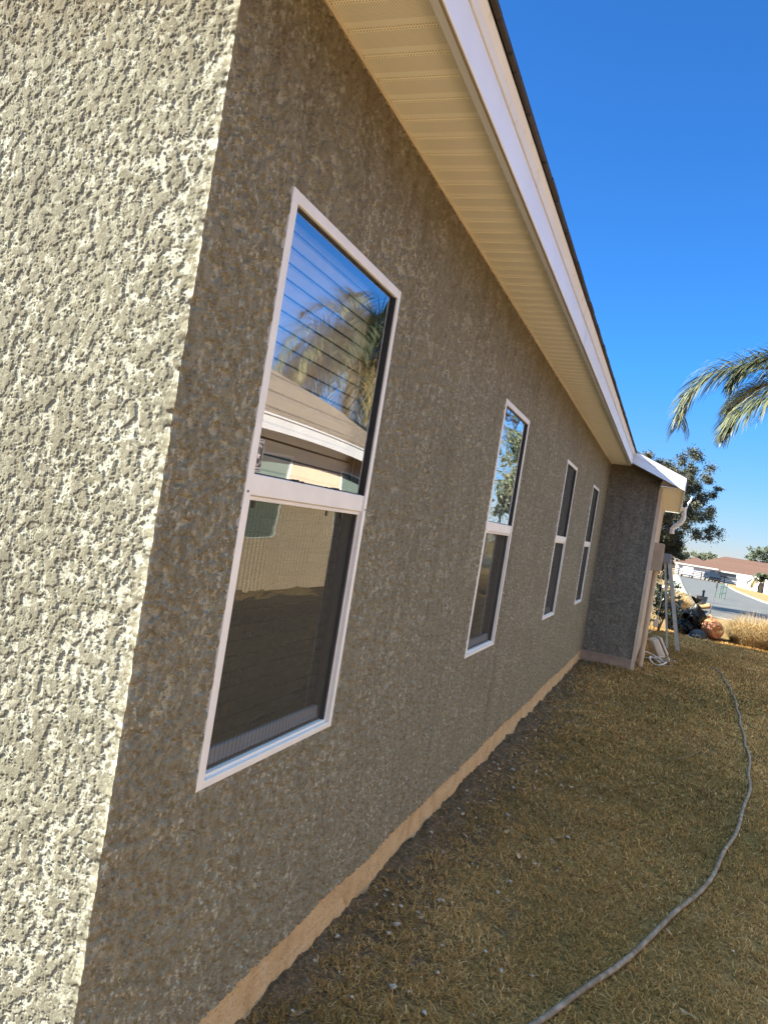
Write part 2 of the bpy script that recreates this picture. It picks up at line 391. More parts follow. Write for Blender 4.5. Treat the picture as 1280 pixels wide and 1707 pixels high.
# ================================================================== THE HOUSE
house=empty('stucco_house',(-1,1.33,0),'long tan stucco house with four tall white windows in its shaded wall','house')
YC=1.33; WX=-1.0; YE=11.6; BX=-.26; HE=16.65; SOF=CZ+1.23
WIN=[(1.645,2.45,CZ-.757,CZ+.757),(4.28,5.05,CZ-.75,CZ+.75),(7.10,7.86,CZ-.745,CZ+.745),(9.62,10.38,CZ-.745,CZ+.745)]
def stucco_h(a,z,seed,cell,lit=False):
    """height (m) and valley mask of a splattered, knocked-down stucco coat; cell: grid step there"""
    a=a*1.28; z=z*1.28
    wa=a+.005*perlin(a*45,z*45,seed+9)+.0022*perlin(a*150,z*150,seed+19); wz=z+.005*perlin(a*45+50,z*45,seed+8)+.0022*perlin(a*150+9,z*150,seed+18)
    n0=perlin(wa*21,wz*19,seed+5); n1=perlin(wa*52,wz*46,seed); n2=perlin(wa*120,wz*112,seed+1); n3=perlin(wa*250,wz*240,seed+2)
    f2=np.clip(1.9-cell*120*1.2,0,1); f3=np.clip(1.9-cell*250*1.5,0,1)
    low=perlin(a*2.5,z*2.1,seed+3)+.7*perlin(a*8,z*6.5,seed+4)
    s=n0*.70+n1*.62+n2*.42*f2+n3*.30*f3+.26-low*.16
    pl=sst(-.01,.04,s)
    s2=n0*.55+perlin(wa*34+7,wz*27,seed+6)*.75+n1*.3+n2*.28*f2+n3*.15*f3-.02
    pl2=sst(0,.035,s2)
    gran=np.clip(perlin(wa*170,wz*165,seed+7)*1.6-.1,0,1)*f2
    h=pl*.0018+pl*pl2*.0022+gran*.0009*(1-pl2*.9)+.0005*n3*f3*(1-pl2*.7)+.0006*n1
    patch=sst(-1.0,.10,low)
    val=(1-sst(-.03,.03,s))*(1-gran*.6)*patch
    return h,val,low
def wallgrid(name,A,Zs,seed,normal,plane,cellA,holes=[],edge=None,wob=None,extra=None,drop=0):
    AA,ZZ=np.meshgrid(A,Zs,indexing='ij'); cell=np.repeat(cellA[:,None],len(Zs),1)
    if wob is not None:      # uneven lower edge
        w=wob(A)[:,None]; t=np.clip(1-(ZZ-Zs[0])/.22,0,1); ZZ=ZZ+w*t
    h,val,low=stucco_h(AA,ZZ,seed,cell)
    if extra is not None: h,val=extra(AA,ZZ,h,val)
    P=np.zeros(AA.shape+(3,))
    if normal=='x':
        P[...,0]=plane+h; P[...,1]=AA; P[...,2]=ZZ
    else:
        P[...,0]=AA; P[...,1]=plane-h; P[...,2]=ZZ
    if edge is not None: edge(P,AA,ZZ,h)
    nx,ny=AA.shape; idx=np.arange(nx*ny).reshape(nx,ny)
    q=np.stack([idx[:-1,:-1],idx[1:,:-1],idx[1:,1:],idx[:-1,1:]],-1)
    if normal=='x': pass
    ca=(AA[:-1,:-1]+AA[1:,1:])/2; cz=(ZZ[:-1,:-1]+ZZ[1:,1:])/2
    keep=np.ones(ca.shape,bool)
    for (a0,a1,z0,z1) in holes: keep&=~((ca>a0)&(ca<a1)&(cz>z0)&(cz<z1))
    q=q[keep]
    me=npmesh(name,P.reshape(-1,3),q,{'valley':np.clip(val,0,1).ravel()})
    return me
def growing(a0,a1,s0,ref,p):
    out=[a0]; 
    while out[-1]<a1: out.append(out[-1]+s0*(max(out[-1]/ref,1))**p)
    out[-1]=a1; return np.array(out)
def cells(A): 
    d=np.diff(A); return np.concatenate([d[:1],(d[:-1]+d[1:])/2,d[-1:]])
zs=np.arange(.155,SOF+.004,.0025)
yA=growing(YC,YE,.0021,YC,1.25); yA=np.unique(np.concatenate([yA[(yA<5.16)|(yA>5.215)],np.arange(5.16,5.216,.003)]))
def bottom_wob(A): return .055*np.clip(1-(A-1.33)/8.5,0,1)+.014*perlin(A*2,A*0+.5,31)+.004*perlin(A*9,A*0+.5,32)
def hc(z): return .006+.009*perlin(z*22,z*0+.3,41)+.006*perlin(z*70,z*0+.3,42)
def side_extra(AA,ZZ,h,val):
    lineY=5.185+.006*perlin(ZZ*5,ZZ*0,51)
    g=np.exp(-((AA-lineY)/.006)**2)*(ZZ<SOF)
    h=h*(1-.6*g)-.016*g; val=val*(1-g)
    # valleys less pale near the foot
    fade=1-.75*sst(CZ-.3,CZ-1.3,ZZ)
    return h*2.1,val*fade*.6
def side_edge(P,AA,ZZ,h):
    w=np.exp(-np.clip(AA-YC,0,9)/.010); c=hc(ZZ)
    P[...,0]=P[...,0]*(1-w)+(WX+c)*w; P[...,1]-=c*w
me=wallgrid('side_wall',yA,zs,61,'x',WX,cells(yA),[(a+.012,b-.012,c+.012,d-.012) for a,b,c,d in WIN],side_edge,bottom_wob,side_extra)
o=link('wall',me,M_STUCCO,house); o['label']='shaded long stucco side wall with four window openings'
# sunlit front wall
d=[0.]; 
while d[-1]<.95: d.append(d[-1]+.0019)
while d[-1]<6: d.append(d[-1]+.0019+.05*(d[-1]-.95))
xA=(WX-np.array(d))[::-1]; zf=np.arange(.0,SOF+.02,.0019)
def front_edge(P,AA,ZZ,h):
    w=np.exp(-np.clip(WX-AA,0,9)/.010); c=hc(ZZ)
    P[...,1]=P[...,1]*(1-w)+(YC-c)*w; P[...,0]+=c*w
def front_extra(AA,ZZ,h,val): return h*.72,np.clip(val*.85,0,1)
me=wallgrid('front_wall',xA,zf,81,'y',YC,cells(xA),[],front_edge,None,front_extra)
o=link('wall',me,M_STUCCO,house); o['label']='sunlit rough stucco front wall at the near corner'
# return wall facing the camera and its side wall
xB=np.arange(WX,BX+.001,.006); zb=np.arange(.14,CZ+1.36,.006)
def ret_extra(AA,ZZ,h,val): return h*1.1,val*.28
me=wallgrid('return_wall',xB,zb,91,'y',YE,cells(xB),[],None,lambda A:.004*perlin(A*9,A*0,3),ret_extra)
def rake_z(x): return CZ+1.11+.4*(.04-x)        # roof top plane over the wing
V=np.empty(len(me.vertices)*3); me.vertices.foreach_get('co',V); V=V.reshape(-1,3); V[:,2]=np.minimum(V[:,2],rake_z(V[:,0])-.10); me.vertices.foreach_set('co',V.ravel())
M_STUCCO_GREY=stucco_mat(); M_STUCCO_GREY.name='weathered_stucco'
for nd in M_STUCCO_GREY.node_tree.nodes:
    if nd.bl_idname=='ShaderNodeValToRGB' and len(nd.color_ramp.elements)==3:
        for e,cc in zip(nd.color_ramp.elements,((.115,.11,.095),(.155,.15,.13),(.215,.21,.185))): e.color=(*cc,1)
o=link('wall',me,M_STUCCO_GREY,house); o['label']='grey stained return wall facing the camera'
yB=growing(YE,HE,.012,YE,1.0); zb2=np.arange(0,CZ+.975,.012)
me=wallgrid('wing_side_wall',yB,zb2,95,'x',BX,cells(yB),[],None,None,lambda A,Zz,h,v:(h*.5,v*.15))
M_WING=noisy('tan_painted_wall',(.40,.33,.25),(.47,.40,.31),5,.9,.002,80)
link('wall',me,M_WING,house)
# the rest of the shell (back walls, floor, dark inside)
mb=MB(); mb.box((-9,HE-.12,0),(BX-.002,HE,CZ+.97)); mb.box((-9.1,YC+.05,0),(-9,HE,CZ+1.2)); mb.box((-9,YC+.02,0),(-1.02,YC+.14,CZ+1.22)); link_o=mb.build('wall',M_WING,house)
mb=MB(); mb.box((-2.1,YC+.2,.02),(-2.05,HE-.2,CZ+1.2)); mb.box((-2.05,YC+.2,.02),(-1.03,HE-.2,.06)); mb.box((-2.05,YC+.2,CZ+1.18),(-1.03,HE-.2,CZ+1.21))
mb.build('interior',M_DARKROOM,house)
# foundation band
yF=np.arange(YC,YE+.02,.012); zF=np.arange(-.08,.245,.006)
AA,ZZ=np.meshgrid(yF,zF,indexing='ij')
h=.0025*perlin(AA*60,ZZ*60,5)+.0015*perlin(AA*150,ZZ*150,6)+.006*perlin(AA*4,ZZ*4,7)
h-=.012*np.exp(-((AA-2.93+.05*perlin(ZZ*12,ZZ*0,9))/.008)**2)+.012*np.exp(-((AA-3.72)/.006)**2)
h+= .010*sst(.02,-.03,ZZ-.03-.03*perlin(AA*5,AA*0,14))
P=np.stack([WX-.004+h,AA,ZZ],-1); idx=np.arange(AA.size).reshape(AA.shape)
q=np.stack([idx[:-1,:-1],idx[1:,:-1],idx[1:,1:],idx[:-1,1:]],-1).reshape(-1,4)
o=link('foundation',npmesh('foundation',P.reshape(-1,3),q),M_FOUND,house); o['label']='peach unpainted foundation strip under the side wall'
M_FOUND2=noisy('pinkish_foundation',(.26,.20,.155),(.36,.28,.22),6,.9,.003,70)
mb=MB(); mb.box((WX-.02,YE-.012,-.05),(BX+.012,YE+.03,.147),bev=.004); mb.build('foundation',M_FOUND2,house)
mb=MB(); mb.prism([(BX-.03,.0),(BX+.018,.0),(BX+.022,CZ+1.04),(BX-.03,CZ+1.06)],1,YE-.014,YE+.10); o=mb.build('corner_trim',noisy('tan_trim',(.50,.42,.32),(.58,.50,.40),4,.7),house)

# soffit
v=[];f=[]; y=1.0
mb=MB(); ys=[]; 
while y<YE-.01:
    ys+= [(y,0),(y+.006,.007),(y+.014,.007),(y+.020,0)]; y+=.11
ys.append((YE-.002,0)); n=len(ys)
X0,X1=-1.004,-.722
vs=[(X0,a,SOF+b) for a,b in ys]+[(X1,a,SOF+b) for a,b in ys]
mb.add(vs,[(i,i+1,n+i+1,n+i) for i in range(n-1)]); o=mb.build('soffit',M_SOFFIT,house); o['label']='perforated cream vinyl panels under the long eave'
# channel on the wall & lip at fascia
mb=MB(); mb.prism([(WX-.01,SOF-.001),(WX-.01,SOF-.012),(WX+.012,SOF-.012),(WX+.014,SOF-.001)],1,1.0,YE-.004)
mb.build('soffit_channel',M_LIP,house)
# eave fascia in three lengths with drip edge above
FJ=[.95,4.79,8.1,11.20]
for i in range(3):
    a,b=FJ[i],FJ[i+1]; e=.0015*(i%2)
    mb=MB(); mb.prism([(-.722,SOF-.004),(-.722,SOF-.020),(-.688+e,SOF-.024),(-.686+e,SOF-.020),(-.686+e,SOF+.088),(-.700,SOF+.088)],1,a+.002,b-.001)
    mb.build('fascia',M_FASCIA,house)
    mb=MB(); mb.prism([(-.722,SOF-.003),(-.722,SOF-.012),(-.692,SOF-.026),(-.6885+e,SOF-.026),(-.6885+e,SOF-.018)],1,a+.001,b-.001); mb.build('fascia_lip',M_LIP,house)
DJ=[.95,4.55,7.6,11.20]
for i in range(3):
    a,b=DJ[i],DJ[i+1]; e=.0015*(i%2)
    mb=MB(); mb.prism([(-.684+e,SOF+.090),(-.680+e,SOF+.092),(-.676+e,SOF+.118),(-.664+e,SOF+.138),(-.664+e,SOF+.144),(-.70,SOF+.144),(-.70,SOF+.090)],1,a+.001,b-.001)
    mb.build('drip_edge',M_DRIP,house)
# roof: main slab + wing extension
def slab(mb,poly,t):
    n=len(poly); top=[(x,y,rake_z(x)+.02) for x,y in poly]; bot=[(x,y,rake_z(x)-t+.02) for x,y in poly]
    mb.add(top+bot,[tuple(range(n)),tuple(range(2*n-1,n-1,-1))]+[(i,i+n,(i+1)%n+n,(i+1)%n) for i in range(n)])
mb=MB(); slab(mb,[(-.652,1.19),(-.652,11.215),(.062,11.215),(.062,HE+.17),(-5,HE-4.9),(-5,1.19)],.018)
mb.add([(-5,1.19,rake_z(-5)+.0),(-5,HE-4.9,rake_z(-5)),(-9.9,HE+.17,rake_z(.06)),(-9.9,1.19,rake_z(.06)),(.062,HE+.17,rake_z(.062)+.0)],[(0,1,2,3),(1,4,2)])
# shingle tabs: a slightly ragged butt edge
yy=1.2
while yy<11.2:
    L=random.uniform(.13,.32); o_=random.uniform(0,.008); mb.box((-.66,yy,SOF+.1475),(-.650+o_,min(yy+L-.004,11.21),SOF+.159+random.uniform(0,.004))); yy+=L
mb.build('roof',M_SHINGLE,house)
# gables closing the attic
mb=MB(); mb.add([(-.72,1.25,SOF),(-9.3,1.25,SOF),(-9.3,1.25,SOF+.1),(-5,1.25,rake_z(-5)-.01),(-.72,1.25,rake_z(-.72)-.01)],[(0,1,2,3,4)]); mb.build('gable',M_WING,house)
# rake fascia of the wing facing the camera
mb=MB(); y0,y1=11.205,11.235
def rk(x,dz): return (x,rake_z(x)+dz)
mb.prism([rk(-.70,-.165),rk(.040,-.165),rk(.040,.0),rk(-.70,.0)],1,y0,y1); o=mb.build('rake_fascia',M_FASCIA,house); o['label']='white rake fascia half in sun'
mb=MB(); mb.prism([rk(-.70,-.052),rk(.045,-.052),rk(.045,.004),rk(-.70,.004)],1,y0-.008,y0-.002); mb.build('drip_edge',M_FASCIA,house)
# rake soffit & side eave of the wing
mb=MB(); mb.add([(-.70,11.236,rake_z(-.70)-.150),(.036,11.236,rake_z(.036)-.150),(.036,YE+.02,rake_z(.036)-.150),(-.70,YE+.02,rake_z(-.70)-.150)],[(0,1,2,3)]); mb.build('soffit',M_LIP,house)
mb=MB(); yv=11.30; n=0; pts=[]
mb.box((BX-.01,11.26,CZ+.965),(.036,HE+.2,CZ+.975)); 
for k in range(54): mb.box((BX+.01,11.36+k*.11,CZ+.962),(.034,11.37+k*.11,CZ+.9645))
mb.build('soffit',M_SOFFIT,house)
mb=MB(); mb.box((.037,11.237,CZ+.950),(.055,HE+.2,CZ+1.105),bev=.002); mb.build('fascia',M_FASCIA,house)
mb=MB(); mb.prism([(.036,CZ+.965),(-.26,CZ+.965),(-.26,rake_z(-.26)-.15),(.036,rake_z(.036)-.15)],1,HE+.17,HE+.2); mb.build('eave_return',M_LIP,house); mb=MB(); mb.prism([(.036,CZ+.97),(-.26,CZ+.97),(-.26,rake_z(-.26)-.15),(.036,rake_z(.036)-.15)],1,11.32,11.34); mb.build('eave_return',M_LIP,house)
# short gutter + curling downspout at the far end
mb=MB(); mb.prism([(.057,CZ+1.08),(.057,CZ+.99),(.12,CZ+.985),(.165,CZ+1.03),(.17,CZ+1.09),(.16,CZ+1.09),(.155,CZ+1.035),(.115,CZ+.995),(.067,CZ+1.0),(.067,CZ+1.08)],1,15.6,HE+.2); mb.tube([(.16,15.9,CZ+1.1),(.20,15.9,CZ+1.16),(.215,15.9,CZ+1.24)],.018,6); mb.build('gutter',M_FASCIA,house)
mb=MB(); mb.tube(crom([(.115,HE+.08,CZ+1.03),(.125,HE+.08,CZ+.93),(.13,HE+.08,CZ+.84),(.09,HE+.08,CZ+.75),(.0,HE+.08,CZ+.67),(-.045,HE+.08,CZ+.60),(-.04,HE+.08,CZ+.50)],5),[.043+.004*(k%2) for k in range(31)],12); mb.build('downspout',M_WHITE,house,smooth=True)

# ------------------------------------------------------------------ windows
def pane_grid(y0,y1,z0,z1,x,bow=0,n=24,flip=False):
    ys=np.linspace(y0,y1,n);zz=np.linspace(z0,z1,n*2); A,B=np.meshgrid(ys,zz,indexing='ij')
    u=(A-y0)/(y1-y0)*2-1; w=(B-z0)/(z1-z0)*2-1
    P=np.stack([x+bow*(1-u**2)*(1-w**4),A,B],-1).reshape(-1,3); idx=np.arange(A.size).reshape(A.shape)
    return P,np.stack([idx[:-1,:-1],idx[1:,:-1],idx[1:,1:],idx[:-1,1:]],-1).reshape(-1,4)
def make_window(i,a,b,c,d):
    full=i>=2; fw=.032; rz0,rz1=(c+d)/2-.012,(c+d)/2+.043
    mb=MB(); X0,X1=-1.055,-.9895
    mb.box((X0,a,c),(X1,a+fw,d),bev=.002); mb.box((X0,b-fw*.75,c),(X1,b,d),bev=.002)
    mb.box((X0,a+fw+.0005,d-.030),(X1-.001,b-fw*.75-.0005,d),bev=.002); mb.box((X0,a+fw+.0005,c),(X1-.001,b-fw*.75-.0005,c+.020),bev=.002)
    # inner steps
    mb.box((X0,a+fw-.001,c+.020),(-1.003,b-fw*.75+.001,c+.028)); mb.box((X0,b-fw*.75-.010,c+.028),(-1.004,b-fw*.75-.0006,rz0-.001))
    o=mb.build('window',M_WHITE,house)
    o['label']=['large near window with a sticker, palm and roof mirrored in it','second window with rippled green and sky reflections','third window behind a dark screen','farthest window behind a dark screen next to the return wall'][i]
    ia,ib=a+fw,b-fw*.75
    mb=MB(); mb.box((-1.05,ia+.0005,rz0),(-.9945,ib-.0005,rz1),bev=.003); mb.box((-1.05,ia+.0005,rz0-.012),(-1.0005,ib-.0005,rz0-.0005),bev=.002); mb.build('meeting_rail',M_WHITE,o)
    for yy in (a+.014,b-.012):
        mb=MB(); mb.box((-.9895,yy-.003,rz0+.006),(-.9875,yy+.003,rz0+.012),bev=.001); mb.build('screw',M_SCREW,o)
    mb=MB(); mb.box((-1.050,ib-.0225,c+.0285),(-1.0045,ib-.0102,rz0-.013)); mb.build('track',M_TRACK,o)
    mb=MB(); mb.box((-1.046,ia+.001,c+.0282),(-1.0205,ib-.023,c+.034)); mb.build('track',M_TRACK,o)
    # gasket round the upper glass
    g=.005; xg=-1.0065
    mb=MB(); mb.box((-1.05,ia,rz1),(xg+.006,ia+g,d-.03)); mb.box((-1.05,ib-g,rz1),(xg+.011,ib,d-.03)); mb.box((-1.05,ia+g,d-.03-g),(xg+.006,ib-g,d-.03)); mb.box((-1.05,ia+g,rz1),(xg+.004,ib-g,rz1+.004)); mb.build('gasket',M_BLACK,o)
    if i==0:
        P,q=pane_grid(ia+g,ib-g,rz1+.004,d-.03-g,xg,.0013); gm=M_GLASS
    elif i==1:
        P,q=pane_grid(ia+g,ib-g,rz1+.004,d-.03-g,xg,-.004); gm=M_GLASS_WAVY
    else:
        P,q=pane_grid(ia+g,ib-g,rz1+.004,d-.03-g,xg-.01,0); gm=M_GLASS_DARK
    p=link('upper_pane',npmesh('upper_pane',P,q),gm,o,smooth=True)
    P,q=pane_grid(ia,ib,c+.07,rz0,-1.040,-.001 if i<2 else 0)
    link('lower_pane',npmesh('lower_pane',P,q),M_GLASS_LOW if not full else M_GLASS_DARK,o,smooth=True)
    mb=MB(); mb.box((-1.048,ia,c+.028),(-1.030,ib,c+.072),bev=.003); mb.box((-1.034,ia,c+.028),(-1.026,ib,c+.045),bev=.002); mb.build('sash_rail',M_METAL,o)
    mb=MB()
    mb.add([(-1.016,ia,c+.024),(-1.016,ib-.012,c+.024),(-1.016,ib-.012,rz0),(-1.016,ia,rz0)],[(0,1,2,3)])
    if full: mb.add([(-1.014,ia,rz1),(-1.014,ib-.004,rz1),(-1.014,ib-.004,d-.03),(-1.014,ia,d-.03)],[(0,1,2,3)])
    mb.build('insect_screen',M_SCREEN_D if full else M_SCREEN,o)
    for yy in (ia+.05,ib-.13):
        mb=MB(); mb.box((-1.013,yy,rz0-.032),(-1.010,yy+.014,rz0-.014),bev=.001); mb.build('screen_clip',M_BLACK,o)
    # blind
    mb=MB(); z=c+.03
    while z<d-.03:
        mb.add([(-1.088,a-.02,z),(-1.088,b+.02,z),(-1.078,b+.02,z+.024),(-1.078,a-.02,z+.024),(-1.087,b+.02,z+.038),(-1.087,a-.02,z+.038)],[(0,1,2,3),(3,2,4,5)]); z+=.044
    mb.build('blind',M_BLIND,o)
    return o
wins=[make_window(i,*w_) for i,w_ in enumerate(WIN)]
# dirt lumps on the meeting rail of window 1
mb=MB()
for k in range(12):
    y=random.choice([1.93,1.97,2.12,2.2,2.23])+random.uniform(-.02,.02); mb.box((-1.005,y,CZ+.0425),(-.996,y+random.uniform(.006,.018),CZ+.0425+random.uniform(.003,.008)),bev=.002)
tag(mb.build('dirt_crumbs',M_BLACK,wins[0]),kind='stuff')
# sticker
M_STK=[mat('sticker_black',(.02,.02,.022),.4),mat('sticker_white',(.72,.72,.70),.5)]
def text_mesh(txt,size,loc,arc=None,rot=0,bold=0):
    """text mesh data in the y-z plane facing +x at loc (x,y,z centre)"""
    parts=[]
    def one(s,ang,cy,cz_):
        cu=bpy.data.curves.new('t','FONT'); cu.body=s; cu.size=size; cu.align_x='CENTER'; cu.align_y='CENTER'; cu.offset=bold
        ob=bpy.data.objects.new('t',cu); C.objects.link(ob); dg=bpy.context.evaluated_depsgraph_get(); dg.update()
        me=bpy.data.meshes.new_from_object(ob.evaluated_get(dg)); bpy.data.objects.remove(ob)
        ca,sa=math.cos(ang),math.sin(ang)
        vs=[(loc[0], cy+ v.co.x*ca-v.co.y*sa, cz_+ v.co.x*sa+v.co.y*ca) for v in me.vertices]
        fs=[tuple(p.vertices) for p in me.polygons]; parts.append((vs,fs)); bpy.data.meshes.remove(me)
    if arc is None: one(txt,rot,loc[1],loc[2])
    else:
        rad,a0,a1,up=arc
        for k,ch in enumerate(txt):
            q=a0+(a1-a0)*k/(len(txt)-1)
            one(ch,(q-math.pi/2) if up else (q+math.pi/2),loc[1]+rad*math.cos(q),loc[2]+rad*math.sin(q))
    return parts
def sticker():
    y0,y1,z0,z1=1.684,1.727,CZ+.050,CZ+.134; x=-1.0035; cy=(y0+y1)/2
    mb=MB(); mb.box((x-.0005,y0,z0),(x,y1,z1),0)
    t=.0012; e=.0015; X=x+.0004
    for a,b,c_,d_ in ((y0+e,y1-e,z0+e,z0+e+t),(y0+e,y1-e,z1-e-t,z1-e),(y0+e,y0+e+t,z0+e+t,z1-e-t),(y1-e-t,y1-e,z0+e+t,z1-e-t)): mb.box((x+.0001,a,c_),(X,b,d_),1)
    T=[]
    T+=text_mesh('PROTECTED',.0070,(X,cy,z1-.0085),bold=.0002)
    T+=text_mesh('STAR',.0100,(X,cy,z1-.029),arc=(.0115,R(135),R(45),True),bold=.0003)
    T+=text_mesh('SECURITY',.0082,(X,cy,z0+.0315),arc=(.0150,R(200),R(340),False),bold=.0002)
    T+=text_mesh('800-400-1077',.0066,(X,cy,z0+.0085),bold=.0003)
    for vs,fs in T: mb.add(vs,fs,1)
    # star
    P=[]
    for k in range(10):
        r=.0115 if k%2==0 else .0040; q=R(90+36*k); P.append((X,cy+r*math.cos(q),z0+.040+r*math.sin(q)))
    mb.add(P+[(X,cy,z0+.040)],[(k,(k+1)%10,10) for k in range(10)],1)
    mb.add([(X,cy-.0008,z0+.05),(X,cy+.0008,z0+.05),(X,cy,z0+.064)],[(0,1,2)],1)
    mb.build('sticker',M_STK,wins[0])
sticker()

# ================================================================== fittings by the wing
M_BOXTAN=noisy('tan_box_paint',(.34,.275,.20),(.40,.33,.25),5,.6)
em=empty('electric_meter_box',(BX,12.2,0),'tan electric meter box with conduit running down to the ground on the wing wall','meter box')
mb=MB(); mb.box((BX+.004,12.05,CZ-.22),(BX+.155,12.38,CZ+.20),bev=.008); mb.build('box',M_BOXTAN,em)
mb=MB(); mb.box((BX+.156,12.07,CZ-.20),(BX+.163,12.36,CZ+.18),bev=.003); mb.build('door',M_BOXTAN,em)
mb=MB(); mb.tube([(BX+.085,12.2,CZ-.22),(BX+.085,12.2,CZ-.9),(BX+.085,12.2,-.03)],.037,12); mb.tube([(BX+.085,12.2,.15),(BX+.085,12.2,.20)],.043,12); mb.build('conduit',noisy('tan_conduit',(.42,.33,.24),(.5,.4,.3),4,.6),em,smooth=False)
# stepladder leaning on the wall
M_LAD=noisy('weathered_aluminium',(.30,.33,.33),(.40,.42,.41),9,.45,spec=.6)
ld=empty('stepladder',(.3,15.4,0),'grey folded stepladder leaning against the wing wall','ladder')
def rail(mb,p,q,w,t):
    p,q=Vector(p),Vector(q); d=(q-p).normalized(); a=Vector((0,1,0)); b=d.cross(a).normalized()
    vs=[pp+b*w*s1+a*t*s2 for pp in (p,q) for s1,s2 in ((-1,-1),(1,-1),(1,1),(-1,1))]
    mb.add(vs,[(0,1,2,3),(7,6,5,4)]+[(i,(i+1)%4+0,(i+1)%4+4,i+4) for i in range(4)])
topx=-.03
for yy in (15.30,15.75):
    mb=MB(); rail(mb,(.385,yy,.0),(topx+.02,yy,1.64),.034,.013); mb.build('rail',M_LAD,ld)
    mb=MB(); rail(mb,(.20,yy+.02,.0),(topx-.05,yy+.02,1.60),.019,.011); mb.build('rail',M_LAD,ld)
for k in range(5):
    t=.16+k*.17; x=.385+(topx+.02-.385)*t; z=1.64*t
    mb=MB(); mb.box((x-.04,15.315,z-.012),(x+.035,15.735,z+.012),bev=.003); mb.build('step',M_LAD,ld)
mb=MB(); mb.box((-.13,15.26,1.57),(.02,15.79,1.74),bev=.012); mb.build('top_cap',mat('grey_plastic_cap',(.16,.19,.22),.5),ld)
mb=MB(); mb.tube([(.16,15.32,.62),(.05,15.32,.70)],.008,6); mb.build('spreader',M_LAD,ld); mb=MB(); mb.tube([(.11,15.32,1.10),(.0,15.32,1.12)],.008,6); mb.build('spreader',M_LAD,ld)
# cord and plug hanging behind meter box
cord=empty('hanging_cord',(-.12,13.4,0),'thin pale cord hanging beside the conduit with a plug at its end','cord')
mb=MB(); mb.tube([(-.25,13.4,CZ-.2),(-.10,13.4,CZ-.28),(-.055,13.4,CZ-.45),(-.03,13.4,CZ-.75),(-.05,13.4,CZ-.98),(-.055,13.4,CZ-1.04)],.006,6); mb.tube([(-.06,13.4,.52),(-.09,13.4,.45),(-.17,13.4,.38),(-.24,13.4,.36)],.007,6)
M_PALE=noisy('pale_plastic',(.50,.42,.36),(.60,.52,.45),9,.5)
mb.build('cable',M_PALE,cord)
mb=MB(); mb.box((-.095,13.37,.52),(-.02,13.44,.64),bev=.015); mb.build('plug',M_PALE,cord)
# tipped beige box with coil of white tubing
bx=empty('plastic_case',(.04,13.3,0),'beige plastic case with rounded corners tipped on its edge by the conduit','case')
M_BEIGE=noisy('beige_plastic',(.46,.40,.33),(.55,.49,.41),7,.45,spec=.5)
Mt=Matrix.Translation((.035,13.3,.21))@Matrix.Rotation(R(14),4,'Z')@Matrix.Rotation(R(-31),4,'Y')
mb=MB(); mb.box((-.075,-.13,-.16),(.045,.13,.16),bev=.028,M=Mt); mb.build('body',M_BEIGE,bx,smooth=False)
mb=MB(); mb.box((.050,-.125,-.155),(.095,.125,.155),bev=.02,M=Mt); mb.build('lid',M_BEIGE,bx)
mb=MB(); mb.box((.043,-.12,-.15),(.052,.12,.15),M=Mt); mb.build('seam',M_BLACK,bx)
coil=empty('tubing_coil',(.14,13.1,0),'loops of thin white tubing lying on the grass beside the beige case','tubing')
for k,(cx,cy,r1,r2,zz) in enumerate([(.10,13.15,.13,.16,.05),(.16,13.0,.16,.20,.03),(.08,12.85,.14,.24,.04),(.0,13.0,.2,.14,.08)]):
    mb=MB(); mb.tube([(cx+r1*math.cos(q),cy+r2*math.sin(q),zz+.035*math.sin(q*2+k)+.01) for q in np.linspace(0,5.6,26)],.009,6); mb.build('loop',M_PALE if k%2 else M_WHITE,coil,smooth=True)

# garden hose
def hose_mat():
    m=mat('dirty_grey_hose',rough=.75,spec=.2); t=NT(m)
    t.color(t.ramp(t.noise(22,5),[(.32,(.11,.088,.062)),(.5,(.17,.14,.105)),(.72,(.27,.23,.18))])); t.bump(t.noise(200,2),.001); return m
hp=[(-.62,1.9),(-.45,2.25),(-.31,2.52),(-.16,2.78),(-.02,3.12),(.16,3.62),(.38,4.28),(.54,4.91),(.655,5.52),(.80,6.41),(.91,7.61),(.955,8.78),(1.01,10.15),(1.035,11.01),(1.02,12.2),(.98,13.47),(.90,13.9)]
pts=crom([(x,y,.0) for x,y in hp],12)
pts=[Vector((p.x+.008*math.sin(p.y*6),p.y,.022+.018*float(perlin(np.array(p.x*2.1),np.array(p.y*2.1),1))-(.02 if p.y>13.6 else 0))) for p in pts]
mb=MB(); mb.tube(pts,.0118,10); tag(mb.build('garden_hose',hose_mat(),smooth=True),'long muddy grey hose lying in a curve across the grass','hose')
# fallen twigs
mb=MB(); mb.tube([(.3,6.9,.03),(.42,7.1,.05),(.5,7.4,.03)],.004,5)
M_TWIG=noisy('twig_bark',(.10,.07,.05),(.18,.13,.09),30,.9)
tag(mb.build('twig',M_TWIG),'thin bent dry twig lying on the middle of the lawn','twig')

